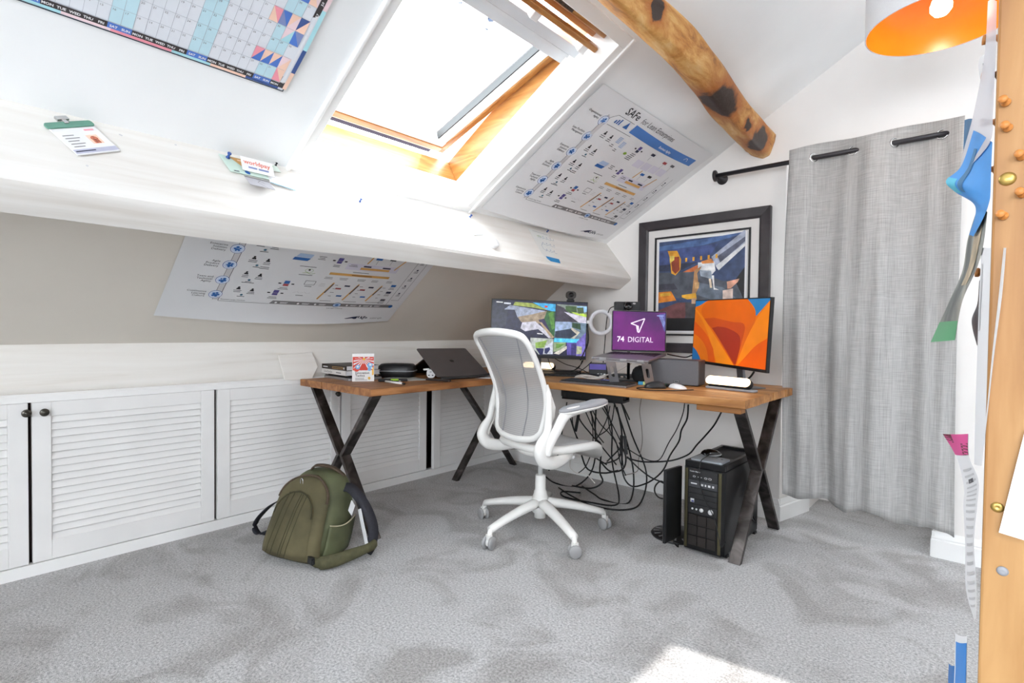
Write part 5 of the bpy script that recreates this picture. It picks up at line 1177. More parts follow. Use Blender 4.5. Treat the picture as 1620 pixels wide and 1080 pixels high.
# ------------------------------------------------------------------ curtain and rod
ROD = mat('gunmetal_rod', '#3d3b3e', .4, .6, var=.03)
ry, rz_ = 3.135, 1.978
t = thing('curtain_rod', 'dark gunmetal curtain rod fixed to the back wall', 'rod', (-.7, ry, rz_))
MB(ROD).tube([(-1.212, ry, rz_), (-.08, ry, rz_)], .0125, 16).build('rod', t)
mb = MB(ROD); T = M.Translation((-1.212, YB, rz_)) @ M.Rotation(PI/2, 4, 'X'); mb.lathe([(.032, 0), (.032, .006), (.012, .009), (.010, YB-ry), (.0, YB-ry+.0)], 20, T); mb.lathe([(.030, 0), (.033, .003), (.033, .012), (.016, .016), (0, .016)], 20, M.Translation((-1.212, ry, rz_)) @ M.Rotation(-PI/2, 4, 'Y')); mb.build('end_bracket', t)
LINEN = bpy.data.materials.new('grey_linen_weave'); LINEN.use_nodes = True
nt = LINEN.node_tree; N = nt.nodes; L = nt.links; b = N['Principled BSDF']; b.inputs['Roughness'].default_value = .9; b.inputs['Specular IOR Level'].default_value = .1
tc = N.new('ShaderNodeTexCoord'); col = None
facs = []
for sc in ((150, 4, 3), (5, 5, 170)):
    mp = N.new('ShaderNodeMapping'); mp.inputs['Scale'].default_value = sc; L.new(tc.outputs['Object'], mp.inputs[0]); nz = N.new('ShaderNodeTexNoise'); nz.inputs['Scale'].default_value = 3; nz.inputs['Detail'].default_value = 2; L.new(mp.outputs[0], nz.inputs[0]); facs.append(nz.outputs['Fac'])
ad = N.new('ShaderNodeMath'); ad.operation = 'ADD'; L.new(facs[0], ad.inputs[0]); L.new(facs[1], ad.inputs[1])
mr = N.new('ShaderNodeMapRange'); mr.inputs['From Min'].default_value = .65; mr.inputs['From Max'].default_value = 1.35; L.new(ad.outputs[0], mr.inputs['Value'])
cr = N.new('ShaderNodeValToRGB'); cr.color_ramp.elements[0].color = (*hexc('#979694'), 1); cr.color_ramp.elements[1].color = (*hexc('#c0bfbe'), 1); L.new(mr.outputs[0], cr.inputs[0]); L.new(cr.outputs[0], b.inputs['Base Color'])
bp = N.new('ShaderNodeBump'); bp.inputs['Strength'].default_value = .25; bp.inputs['Distance'].default_value = .002; L.new(ad.outputs[0], bp.inputs['Height']); L.new(bp.outputs[0], b.inputs['Normal'])
cur = thing('curtain', 'grey linen eyelet curtain hanging in front of the alcove', 'curtain', (-.45, ry, .15))
X0, X1 = -.80, -.10
def cfold(u, v):                                           # u across, v up
    x = X0+(X1-X0)*u + .012*math.sin(v*3+u*9)*(1-v)
    y = ry + .034*math.cos(2*PI*(u-.277)/.488)*(1 if v > .7 else .55+.45*v/.7) + (.016*math.sin(u*27+v*2.2)+.008*math.sin(u*53-v*3))*(1-v*.8)**.5*(v < .97)
    zt = 2.044+.012*math.cos(2*PI*(u*2.0+.5)); zb = .192-.05*u+.014*math.cos(2*PI*(u*3.0+.3))
    return V((x-.022*(1-u)*math.sin(PI*min(1, v*1.02))-.012*(1-u), y, zb+(zt-zb)*v))
mb = MB(LINEN).grid(cfold, 110, 50); mb.build('cloth', cur, solid=.003)
for u in (.155, .40, .64, .89):
    c_ = cfold(u, (rz_-.15)/(2.04-.15)); c_.y = ry
    dxy = (cfold(u+.01, .95)-cfold(u-.01, .95)).normalized(); nn = V((dxy.y, -dxy.x, 0))
    fr = M(((dxy.x, 0, nn.x, c_.x), (dxy.y, 0, nn.y, c_.y), (0, 1, 0, rz_), (0, 0, 0, 1)))
    MB(STEEL).tube([fr @ V((.021*math.cos(2*PI*k/24), .021*math.sin(2*PI*k/24), 0)) for k in range(24)], .0042, 8, closed=True).build('eyelet', cur)

# ------------------------------------------------------------------ pendant lamp
LX, LY, LZ, LR, LH = -.150, 2.40, 2.148, .222, .27
lampo = thing('pendant_lamp', 'white drum pendant lamp with orange lining hanging at the top right', 'lamp', (LX, LY, LZ))
SHW = mat('shade_white_fabric', '#e4e6e9', .8, var=.01, vscale=200); SHO = mat('shade_orange_lining', '#cc6c18', .22, var=.03, spec=.6)
T = M.Translation((LX, LY, LZ))
mb = MB(SHW); mb.open = True; mb.lathe([(LR, 0), (LR, LH)], 64, T); mb.f.pop(); mb.fm.pop(); mb.fs.pop(); mb.f.pop(); mb.fm.pop(); mb.fs.pop()
mb.lathe([(LR-.004, 0), (LR, 0)], 64, T, False); [(mb.f.pop(), mb.fm.pop(), mb.fs.pop()) for _ in (0, 1)]
mb.build('shade', lampo)
mb = MB(SHO); mb.open = True; mb.lathe([(LR-.004, .0), (LR-.004, LH)], 64, T); [(mb.f.pop(), mb.fm.pop(), mb.fs.pop()) for _ in (0, 1)]; mb.build('shade_lining', lampo)
mb = MB(STEEL); 
for k in range(3): a = 2*PI*k/3+.3; mb.tube([(LX+.02*math.cos(a), LY+.02*math.sin(a), LZ+LH-.06), (LX+(LR-.004)*math.cos(a), LY+(LR-.004)*math.sin(a), LZ+LH-.005)], .002, 6)
mb.tube([(LX+LR*.985*math.cos(2*PI*k/48), LY+LR*.985*math.sin(2*PI*k/48), LZ+LH-.003) for k in range(48)], .002, 6, closed=True); mb.build('spider_ring', lampo)
ctop = gz(LX)
MB(WHITEP).tube([(LX, LY, LZ+LH-.1), (LX, LY, ctop)], .0035, 8).build('cord', lampo)
MB(WHITEP).lathe([(.02, .11), (.021, .17), (.012, .19), (.004, .2)], 20, T).build('lamp_holder', lampo)
BULB = bpy.data.materials.new('lit_bulb'); BULB.use_nodes = True; bq = BULB.node_tree.nodes['Principled BSDF']; bq.inputs['Base Color'].default_value = (1, .95, .85, 1); bq.inputs['Emission Color'].default_value = (1, .86, .66, 1); bq.inputs['Emission Strength'].default_value = 14
MB(BULB).lathe([(0, .03), (.02, .034), (.031, .05), (.032, .065), (.026, .085), (.016, .105), (.014, .115), (0, .116)], 28, T).build('bulb', lampo)

# ------------------------------------------------------------------ notice board post in the foreground
POSTM = ramp_mat('planed_pine_post', [(.28, '#83552a'), (.48, '#9f7240'), (.7, '#b58b58')], .55, 2.2, (7, 7, 1.0), .12, 8, .9)
PY = .63
post = thing('wooden_post', 'pale pine post with pushed in pins at the right edge', 'post', (.06, PY, 0), kind='thing')
MB(POSTM).box((.0, PY, .0), (.13, PY+.045, 2.45)).build('post', post, bevel=.002)
MB(mat('cork_edge', '#5a3d34', .85, var=.12, vscale=80)).box((.004, PY+.0455, .25), (.03, PY+.9, 2.3)).build('pin_board', post)
WP = mat('wooden_pin', '#c57e3c', .45, var=.05); BR = mat('brass', '#b79a55', .3, .8, var=.05)
def ppt(px, py): return on(px, py, 1, PY)
for px, py, lb in ((1592, 163, 'topmost wooden push pin on the face of the pine post'), (1595, 203, 'second wooden push pin from the top on the pine post'), (1588, 342, 'lowest wooden push pin on the pine post above the white letter'), (1617, 248, 'wooden push pin at the frame edge just above the brass drawing pin'), (1618, 307, 'wooden push pin at the frame edge just below the brass drawing pin')):
    o = push_pin(ppt(px, py)+V((0, -.0005, 0)), V((-.25, -1, .1)), WP, lb, 'wooden pins on the post', .72)
for px, py, lb in ((1548, 68, 'wooden push pin on the notice board level with the lamp shade rim'), (1551, 124, 'wooden push pin through the small white note'), (1558, 196, 'wooden push pin just above the bright blue leaflet'), (1550, 271, 'wooden push pin through the bright blue leaflet'), (1549, 432, 'wooden push pin beside the landscape leaflet and long white letter')):
    d = at(px, py, .66); push_pin(V((.004, d.y, d.z)), V((-1, -.15, .05)), WP, lb, 'wooden pins on the board', 1.25)
T = lambda px, py: M.Translation(ppt(px, py)) @ M.Rotation(PI/2, 4, 'X')
tag(MB(BR).lathe([(.0058, 0), (.0058, .0008), (.0035, .002), (0, .0023)], 20, T(1594, 283)).build('drawing_pin'), 'pale brass drawing pin on the post between the wooden pins', 'pin')
tag(MB(BR).lathe([(.0045, 0), (.0045, .001), (.002, .002), (.0008, .0012), (0, .0012)], 16, T(1578, 802)).build('screw'), 'brass screw head low on the pine post beside the white sheet', 'screw')
tag(MB(GREYP).lathe([(.0042, 0), (.004, .001), (.0015, .0016), (0, .0013)], 16, T(1586, 903)).build('screw'), 'grey screw head on the pine post below the brass one', 'screw')
# papers curling off the board: each a strip given by left and right edges (px, py, depth)
def curl_sheet(name, label, cat, L_, R_, m_, prints=(), n=14, bow=.004, group=None):
    l = cat_rom([at(*p) for p in L_], n); r = cat_rom([at(*p) for p in R_], n); k = len(l)
    def P(u, v, o=0.):
        i = min(int(v*(k-1)), k-2); f = v*(k-1)-i
        a = l[i].lerp(l[i+1], f); b_ = r[i].lerp(r[i+1], f); nn = (b_-a).cross(V((0, 0, 1))).normalized() if (b_-a).length > 1e-5 else V((0, -1, 0))
        return a.lerp(b_, u) - nn*0 + V((0, -1, 0))*(bow*math.sin(PI*u)) + V((-.6, -.8, 0))*o
    mb = MB(m_); mb.open = True; mb.grid(lambda u, v: P(u, v), 6, k-1)
    for pm_, (u0, u1, v0, v1) in prints:
        mb.mat(pm_); mb.grid(lambda u, v: P(u0+(u1-u0)*u, v0+(v1-v0)*v, .0006), 4, 8)
    o = mb.build(name); return tag(o, label, cat, group)
SLV = mat('grey_plastic_sleeve', '#d5d4dc', .3, var=.02, alpha=.85)
SKYB = mat('sky_blue_print', '#3d93dd', .5, var=.06, vscale=14); SKYD = mat('deep_blue_print', '#2f6f9c', .5, var=.1)
curl_sheet('plastic_sleeve', 'curled translucent plastic sleeve hanging from the top of the notice board', 'sleeve',
    [(1563, 2, .60), (1557, 90, .61), (1540, 180, .63), (1524, 240, .65), (1511, 297, .66)], [(1577, 2, .52), (1575, 90, .52), (1571, 180, .52), (1566, 225, .52), (1535, 262, .58)], SLV)
curl_sheet('white_note', 'small white note with a dark mark behind the plastic sleeve', 'paper', [(1550, 92, .70), (1548, 110, .71), (1556, 150, .7)], [(1572, 78, .60), (1572, 112, .60), (1570, 152, .60)], PAPER, [(INK, (.35, .5, .35, .7))])
curl_sheet('blue_leaflet', 'bright blue leaflet curling off the notice board under a wooden pin', 'leaflet',
    [(1540, 206, .60), (1521, 262, .62), (1497, 286, .64), (1512, 304, .62), (1543, 327, .58), (1533, 372, .58)], [(1570, 225, .515), (1568, 270, .515), (1567, 305, .515), (1565, 320, .515), (1557, 342, .52), (1540, 374, .56)], SKYB, [(mat('cyan_print', '#58c3e0', .5, var=.1), (0, .25, .34, .6)), (SKYD, (.3, .42, .1, .55))])
curl_sheet('dark_blue_card', 'dark blue card peeping out behind the curtain edge on the board', 'card', [(1526, 190, .84), (1524, 236, .84)], [(1541, 188, .74), (1535, 240, .74)], SKYD)
curl_sheet('map_leaflet', 'long landscape photo leaflet with a green end curling off the board', 'leaflet',
    [(1546, 330, .62), (1531, 378, .63), (1522, 430, .64), (1500, 480, .65), (1473, 541, .66)], [(1562, 335, .52), (1556, 385, .52), (1545, 425, .54), (1522, 478, .58), (1511, 538, .60)],
    ramp_mat('landscape_print', [(.3, '#3f4444'), (.45, '#6f7470'), (.6, '#a3a39a'), (.75, '#c9c3b4')], .4, 22, (1, 1, .5), 0, 6), [(mat('leaf_green_print', '#5e9c72', .5, var=.06), (0, 1, .86, 1)), (mat('sand_print', '#b9a88c', .5, var=.15, vscale=40), (.45, .8, .1, .62))])
curl_sheet('photo_card', 'dark photo card edge below the landscape leaflet', 'card', [(1549, 445, .64), (1546, 480, .65), (1537, 508, .66), (1545, 545, .64)], [(1556, 430, .53), (1555, 480, .53), (1553, 520, .53), (1550, 550, .55)], mat('dark_photo_print', '#4b4a52', .4, var=.2, vscale=60))
curl_sheet('white_letter', 'long white letter folded over the left edge of the post', 'letter',
    [(1553, 392, .53), (1549, 470, .53), (1546, 560, .53), (1543, 650, .53), (1541, 734, .53)], [(1592, 392, .455), (1585, 470, .455), (1573, 560, .46), (1563, 650, .465), (1553, 737, .47)], PAPER, [(LGREY, (.05, .12, .1, .4))], bow=.002)
PNK = mat('hot_pink_print', '#e3589b', .5, var=.04); MAR = mat('maroon_print', '#6e3039', .5, var=.05)
curl_sheet('pink_letter', 'printed white letter with a hot pink and maroon header on the board', 'letter',
    [(1492, 686, .66), (1513, 722, .64), (1525, 770, .62), (1524, 800, .62), (1527, 860, .61), (1528, 930, .61), (1540, 977, .58)], [(1532, 686, .56), (1533, 722, .56), (1548, 760, .53), (1546, 800, .53), (1541, 860, .54), (1545, 930, .53), (1544, 978, .53)], PAPER,
    [(PNK, (0, 1, 0, .155)), (MAR, (0, .35, .0, .075)), (MAR, (.65, 1, .08, .155))] + [(LGREY, (.25, .9, .24+.035*k, .252+.035*k)) for k in range(20)] + [(DGREY, (.45, .75, .30, .325))])
BLB = mat('brochure_blue', '#2b8be0', .45, var=.05)
curl_sheet('blue_brochure', 'blue brochure with a white border standing at the bottom right', 'brochure', [(1511, 1001, .64), (1510, 1060, .64), (1508, 1100, .64)], [(1530, 1006, .58), (1529, 1060, .58), (1528, 1100, .58)], PAPER, [(BLB, (.12, 1, .13, 1))])
curl_sheet('blue_brochure', 'narrow darker blue brochure left of the white bordered one', 'brochure', [(1501, 1049, .68), (1500, 1075, .68), (1500, 1100, .68)], [(1511, 1052, .65), (1511, 1075, .65), (1510, 1100, .65)], mat('brochure_deep_blue', '#1c6fb9', .45, var=.05))
q0, q1, q2, q3 = ppt(1580, 840), ppt(1632, 856), ppt(1655, 690), ppt(1621, 680)
sh = Sheet(q0+V((0, -.004, 0)), q1-q0, q3-q0); mb = MB(PAPER); sh.paper(mb, .12, (q3-q0).length, .0006); mb.mat(TAN); sh.path(mb, [(.032, .10), (.032, .018), (.1, .018)], .0008, .0004); mb.open = True
tag(mb.build('white_sheet'), 'white sheet with a thin frame line pinned low on the pine post', 'paper')
sh = Sheet(q0+V((.017, -.002, -.006)), q1-q0, q3-q0); mb = MB(mat('pink_paper', '#f0889c', .6)); sh.paper(mb, .05, .04, .0006); mb.open = True; tag(mb.build('pink_slip'), 'pink paper corner peeping out under the white sheet', 'paper')
# ------------------------------------------------------------------ things on the short desk
Z = TOPZ-.001
def pt(px, py, z=None): return on(px, py, 2, Z if z is None else z)
def slab(mb, p, rz, w, d, z0, z1, r=.004): T = M.Translation((p.x, p.y, 0)) @ M.Rotation(rz, 4, 'Z'); mb.prism([T @ V((x, y, z0)) for x, y in rrect(w, d, r, 3)], (0, 0, z1-z0)); return T
bc = V((-2.80, 1.70, 0)); br = rad(-3)
NBK = mat('laptop_silver', '#a9a9ac', .35, .7, var=.02); LEA = mat('black_brown_leather', '#2a211d', .5, var=.08)
t = thing('closed_laptop', 'closed silver laptop at the bottom of the book stack', 'laptop', (bc.x, bc.y, Z)); mb = MB(NBK); slab(mb, bc+V((.02, .0, 0)), br, .30, .21, Z, Z+.014, .008); mb.build('base', t, bevel=.002); mb = MB(BLACKP); slab(mb, bc+V((.02, 0, 0)), br, .296, .206, Z+.0142, Z+.018, .008); mb.build('lid', t, bevel=.001)
t = thing('tablet', 'thin black tablet between the white book and the closed laptop', 'tablet', (bc.x, bc.y, Z+.0185)); mb = MB(BLACKG); slab(mb, bc+V((.01, .0, 0)), br, .25, .175, Z+.0183, Z+.0255, .008); mb.build('case', t, bevel=.002)
def book(label, p, rz, w, d, z0, h, cover, txt=None, band=None):
    t = thing('book', label, 'book', (p.x, p.y, z0), group='books on the short desk'); T = M.Translation((p.x, p.y, 0)) @ M.Rotation(rz, 4, 'Z')
    mb = MB(PAPER).box((-w/2+.003, -d/2+.004, z0+.002), (w/2-.004, d/2-.004, z0+h-.002), T); mb.build('pages', t)
    mb = MB(cover)
    mb.box((-w/2, -d/2, z0), (w/2, d/2, z0+.0022), T); mb.box((-w/2, -d/2, z0+h-.0022), (w/2, d/2, z0+h), T); mb.box((-w/2, -d/2-.0005, z0), (w/2, -d/2+.003, z0+h), T); mb.build('cover', t, bevel=.0008)
    s_ = Sheet(T @ V((-w/2, -d/2-.0008, z0)), T.to_3x3() @ V((1, 0, 0)), (0, 0, 1)); 
    if band: mb = MB(TAN); s_.rect(mb, w*.45, h*.25, w*.42, h*.4, .0003); mb.mat(cover); s_.rect(mb, w*.46, h*.32, w*.4, h*.26, .0006); mb.mat(PAPER); s_.rect(mb, w*.06, h*.35, w*.2, h*.22, .0003); s_.rect(mb, w*.90, h*.25, w*.03, h*.4, .0003); mb.open = True; mb.build('spine_print', t)
    if txt: mb = MB(DGREY); s_.text(mb, txt, w*.12, h*.3, h*.62, lift=.0003); mb.mat(GREYI); s_.rect(mb, w*.62, h*.35, w*.2, h*.22, .0003); mb.open = True; mb.build('spine_print', t)
book('white paperback with grey spine lettering in the middle of the stack', bc+V((-.02, .01, 0)), br, .30, .22, Z+.026, .027, mat('white_cover', '#dcdad8', .5, var=.01), txt='Cloud DevOps')
book('dark brown hardback notebook lying on top of the book stack', bc+V((-.025, .01, 0)), br+rad(1), .29, .21, Z+.0535, .027, LEA, band=True)
t = thing('cards_box', 'white card box with a red burst picture standing on the short desk', 'box', (-2.55, 1.63, Z))
c0 = pt(557, 603.5); U_ = V((.52, .854, 0)); c1 = c0+U_*.118; Nn = V((U_.y, -U_.x, 0)); BH = .155
mb = MB(mat('box_white', '#ecebea', .45, var=.006)).prism([c0, c1, c1-Nn*.035, c0-Nn*.035], (0, 0, BH)); mb.build('box', t, bevel=.0015)
s_ = Sheet(c0+Nn*.0006, U_, (0, 0, 1)); W_ = .118; mb = MB(mat('burst_red', '#d8412c', .5, var=.04)); s_.rect(mb, .003, BH*.40, W_-.006, BH*.48, .0003)
mb.mat(PAPER)
for k in range(9): a = rad(200+17.5*k)-PI; s_.poly(mb, [(W_*.52, BH*.78), (W_*.52+.075*math.cos(a+PI*0-.05), BH*.78+.075*math.sin(a-.05)), (W_*.52+.075*math.cos(a+.07), BH*.78+.075*math.sin(a+.07))], .0005) if False else None
for k in range(10):
    a0 = PI+PI*(k+.2)/10; a1 = PI+PI*(k+.65)/10; cl_ = lambda a: (W_*.52+min(.054/abs(math.cos(a)+1e-6), BH*.36/abs(math.sin(a)-1e-6))*math.cos(a), BH*.78+min(.054/abs(math.cos(a)+1e-6), BH*.36/abs(math.sin(a)-1e-6))*math.sin(a)); s_.poly(mb, [(W_*.52, BH*.78), cl_(a0), cl_(a1)], .0005)
for k in range(5): a0 = PI*(k+.3)/5; s_.poly(mb, [(W_*.52, BH*.78), (W_*.52+.05*math.cos(a0), BH*.78+.012*abs(math.sin(a0))+.002), (W_*.52+.05*math.cos(a0+.2), BH*.78+.014*abs(math.sin(a0+.2))+.002)], .0005)
mb.mat(mat('cover_blue', '#7db3e0', .5)); s_.disc(mb, W_*.25, BH*.52, .013, .0007); s_.disc(mb, W_*.80, BH*.58, .015, .0007); s_.disc(mb, W_*.78, BH*.44, .010, .0007)
mb.mat(PAPER); s_.disc(mb, W_*.25, BH*.53, .006, .0009); s_.disc(mb, W_*.82, BH*.60, .007, .0009)
mb.mat(mat('burst_red', '#d8412c')); s_.disc(mb, W_*.52, BH*.55, .014, .0008); s_.disc(mb, W_*.42, BH*.46, .010, .0008); s_.disc(mb, W_*.62, BH*.46, .010, .0008); s_.disc(mb, W_*.2, BH*.44, .014, .0006)
mb.mat(mat('cover_yellow', '#efb43a', .5)); s_.disc(mb, W_*.53, BH*.80, .007, .0009); s_.poly(mb, [(W_*.90, BH*.22), (W_*.97, BH*.24), (W_*.97, BH*.55), (W_*.90, BH*.42)], .0007); s_.disc(mb, W_*.77, BH*.12, .007, .0004); mb.mat(GRNI); s_.rect(mb, W_*.755, BH*.055, .004, .006, .0004)
mb.mat(INK); s_.text(mb, 'Innovation', W_*.14, BH*.27, .0178, bold=.015, lift=.0004); s_.text(mb, 'Tactics', W_*.14, BH*.175, .0178, bold=.015, lift=.0004); mb.mat(GREYI)
for k in range(3): s_.rect(mb, W_*.14, BH*(.115-.035*k), W_*(.4 if k < 2 else .55), .0022, .0004)
mb.open = True; mb.build('cover_print', t)
mb = MB(mat('side_pink', '#e8a0a0', .5)); s2 = Sheet(c0-Nn*.033-U_*.0005, Nn, (0, 0, 1)); s2.rect(mb, .002, BH*.6, .03, BH*.36, .0003); s2.rect(mb, .002, BH*.42, .03, BH*.08, .0003); mb.open = True; mb.build('side_print', t)
hp = V((-2.66, 1.93, Z)); t = thing('zip_case', 'black rounded zip case behind the white card box', 'case', hp)
mb = MB(BLACKP); T = M.Translation(hp) @ M.Rotation(rad(40), 4, 'Z')
mb.loft([[T @ V((x, y, z)) for x, y in rrect(w, d, .045, 6)] for w, d, z in ((.19, .12, 0), (.215, .14, .008), (.22, .145, .04), (.215, .14, .07), (.19, .12, .082), (.12, .06, .085))]); mb.build('shell', t)
mb = MB(GREYP); mb.tube([T @ V((x, y, .042)) for x, y in rrect(.223, .148, .046, 6)], .003, 6, closed=True); mb.build('zip', t)
p = pt(628, 594.5); t = MB(mat('grey_pad', '#a6a5a1', .6, var=.03)); slab(t, V((-2.52, 1.88, 0)), rad(-10), .20, .17, Z, Z+.006); tag(t.build('notebook', bevel=.001), 'thin grey notebook lying behind the white card box', 'notebook')
gp = V((-2.475, 1.765, Z)); t = thing('marker_case', 'black and lime marker case beside the white card box', 'case', gp); T = M.Translation(gp) @ M.Rotation(rad(58), 4, 'Z')
mb = MB(BLACKP).box((-.08, -.022, 0), (.08, .022, .014), T); mb.box((-.075, -.03, 0), (.0, -.02, .009), T); mb.build('case', t, bevel=.004); mb = MB(mat('lime', '#9fcf2e', .45)); mb.box((-.012, -.0235, .006), (.03, .0, .0148), T); mb.build('lime_strip', t)
a, b_ = pt(610, 604.5), pt(640, 608.5); t = thing('stylus', 'white stylus pen lying at the front edge of the short desk', 'pen', a); up = V((0, 0, .0055)); MB(WHITEP).tube([a+up, a+(b_-a)*.9+up], .0055, 10).build('barrel', t); MB(BLACKP).tube([a+(b_-a)*.9+up, b_+up], .0052, 10).build('tip', t)
a, b_ = pt(675, 601.5), pt(712, 604); d = (b_-a).normalized(); t = MB(mat('dark_stick', '#3b3433', .4, .3)); t.bar(a+V((0, 0, .007)), b_+V((0, 0, .007)), .022, .012, (0, 0, 1)); tag(t.build('power_bank', bevel=.003), 'slim dark stick lying in front of the folded grey laptop', 'power bank')
# grey laptop stood up like a tent
t = thing('laptop', 'dark grey laptop propped up like a tent on the short desk', 'laptop', (-2.55, 2.3, Z))
DSG = mat('dark_space_grey', '#6b6566', .35, .6, var=.03)
tl, tr_ = at(658.5, 551.5, 3.30), at(731, 551, 3.62); bl, br_ = pt(692, 591, Z+.012), pt(769, 587, Z+.012)
tl = at(658.5, 551, 3.36); bl = at(691.5, 591, 3.08); br_ = bl+V((.105, .325, .0)); tr_ = tl+V((.105, .325, 0))
bl.z = br_.z = Z+.02
nn = (br_-bl).cross(tl-bl).normalized()
if nn.x < 0: nn = -nn
s_ = Sheet(bl, br_-bl, tl-bl); w_, h_ = (br_-bl).length, (tl-bl).length
mb = MB(DSG).prism([s_.p(u, v) for u, v in rrect(w_, h_, .012, 4, (w_/2, h_/2))], nn*-.006); mb.build('lid', t, bevel=.0015)
mb = MB(BLACKG); mb.open = True; lg = [(.0, .018), (.006, .02), (.013, .015), (.014, .006), (.010, -.002), (.006, -.012), (.0, -.010), (-.006, -.012), (-.012, -.002), (-.014, .006), (-.012, .014), (-.006, .02)]
s3 = Sheet(s_.p(w_*.5, h_*.5), s_.U, s_.W) if s_.N.dot(nn) > 0 else Sheet(s_.p(w_*.5, h_*.5), -s_.U, s_.W)
s3.poly(mb, lg, .0006); s3.poly(mb, [(.001, .023), (.008, .028), (.009, .032), (.002, .028)], .0006); mb.build('lid_emblem', t)
bk0, bk1 = tl+V((0, 0, -.02)).lerp(V((0, 0, 0)), 0), None
top0 = tl*.62+bl*.38; foot = V((-2.86, 2.15, Z)); mb = MB(BLACKP); d_ = (br_-bl); mb.prism([top0-nn*.01, foot, foot+d_, top0-nn*.01+d_], (-.004, 0, .006)); mb.build('back_support', t)
mb = MB(BLACKP); q = bl+V((.01, .0, -.012)); mb.tube(cat_rom([q+V((.0, .02, 0)), q+V((.05, .10, .002)), q+V((.075, .2, .004)), q+V((.10, .30, .012)), q+V((.08, .36, .02))], 6), .009, 8); tag(mb.build('cable_bundle'), 'thick black cable bundle along the foot of the tented laptop', 'cable')
q = V((-2.495, 2.055, Z)); t = thing('plug_charger', 'small white wall charger standing beside the tented laptop', 'charger', q); T = M.Translation(q) @ M.Rotation(rad(50), 4, 'Z'); mb = MB(WHITEP).prism([T @ V((x, -.012, z)) for x, z in rrect(.052, .052, .02, 5, (0, .027))], T.to_3x3() @ V((0, .028, 0))); mb.build('body', t, bevel=.002); mb = MB(INK); s_ = Sheet(T @ V((-.02, -.0125, .01)), T.to_3x3() @ V((1, 0, 0)), (0, 0, 1)); s_.rect(mb, .004, .004, .008, .006); s_.rect(mb, .026, .004, .008, .006); s_.rect(mb, .012, .026, .012, .003); mb.open = True; mb.build('pin_marks', t)
t = MB(WHITEP); a = at(670, 584.5, 3.2); t.tube([a, a+V((.03, .02, .004))], .006, 8); tag(t.build('earbud_stem'), 'thin white tube sticking out under the tented laptop', 'tube')
mb = MB(CABLE).tube(cat_rom([pt(640, 592)+V((0, 0, .004)), pt(652, 589)+V((0, 0, .004)), (-2.90, 2.05, Z+.004), (-2.93, 2.3, Z+.004)], 6), .0035, 6); tag(mb.build('cable'), 'thin black cable running along the back of the short desk', 'cable')
mb = MB(mat('grey_folder', '#c6c6c9', .5)); slab(mb, V((-2.33, 2.3, 0)), rad(30), .17, .11, Z, Z+.005); tag(mb.build('notepad'), 'pale notepad on the short desk beside the chair back', 'notepad')

# ------------------------------------------------------------------ things on the long desk
Z = TOPZ
def keyboard(label, c_, rz, w, d, body, keys, rows=5, cols=17, gap=None):
    t = thing('keyboard', label, 'keyboard', (c_.x, c_.y, Z), rz, group='keyboards on the long desk'); T = M.Translation((c_.x, c_.y, Z)) @ M.Rotation(rz, 4, 'Z') @ M.Rotation(rad(2.5), 4, 'X')
    mb = MB(body); mb.prism([T @ V((x, y, .002)) for x, y in rrect(w, d, .006, 3)], (0, 0, .010)); mb.build('base', t, bevel=.002)
    mb = MB(keys); kw, kd = (w-.012)/cols, (d-.012)/rows
    for j in range(rows):
        for i in range(cols): x, y = -w/2+.006+kw*i, -d/2+.006+kd*j; mb.box((x+.001, y+.001, .0115), (x+kw-.001, y+kd-.001, .0165), T)
    mb.build('keys', t)
kc = (pt(883, 604)+pt(1000, 612))*.5
keyboard('slim grey keyboard with black keys at the front edge of the long desk', V((-1.60, 2.49, 0)), rad(2), .42, .125, SG, MATS['key_black'])
keyboard('black keyboard partly hidden behind the white chair', V((-2.02, 2.82, 0)), rad(28), .44, .14, BLACKP, MATS['key_black'])
t = thing('mouse', 'black computer mouse on the long desk in front of the grey speaker', 'mouse', (-1.285, 2.55, Z)); T = M.Translation((-1.285, 2.55, Z)) @ M.Rotation(rad(-50), 4, 'Z')
def mouse(T, t, m1, m2):
    rings = []
    for i in range(11):
        a = PI*i/10; y = -.055*math.cos(a); w = .031*math.sin(a)**.45+.0005; h = .036*math.sin(a)**.6*(1-.18*math.cos(a))+.0006
        rings.append([T @ V((w*math.cos(q), y, max(0, h*math.sin(q)) if q < PI else 0)) for q in [PI*j/9 for j in range(10)]]+[T @ V((w*math.cos(q)*.95, y, 0)) for q in (PI*1.2, PI*1.8)])
    MB(m1).loft(rings).build('shell', t); MB(m2).box((-.004, .018, .028), (.004, .036, .0365), T).build('wheel', t, bevel=.002)
mouse(T, t, mat('mouse_black', '#232326', .4), GREYP)
t = thing('mouse', 'white low mouse in front of the grey speaker', 'mouse', (-1.20, 2.635, Z)); T = M.Translation((-1.20, 2.635, Z)) @ M.Rotation(rad(60), 4, 'Z') @ M.Scale(.62, 4, V((0, 0, 1))); mouse(T, t, WHITEP, LGREY)
t = thing('mouse', 'black and silver mouse lying on top of the computer tower', 'mouse', (-1.03, 2.665, TZ)); T = M.Translation((-1.03, 2.665, TZ-.004)) @ M.Rotation(rad(150), 4, 'Z'); mouse(T, t, BLACKG, STEEL)
mb = MB(mat('mouse_silver', '#c3c5c8', .3, .6)); mb.tube([T @ V((.031*math.cos(a), .054*math.sin(a), .008)) for a in [2*PI*k/24 for k in range(24)]], .005, 6, closed=True); mb.build('silver_band', t)
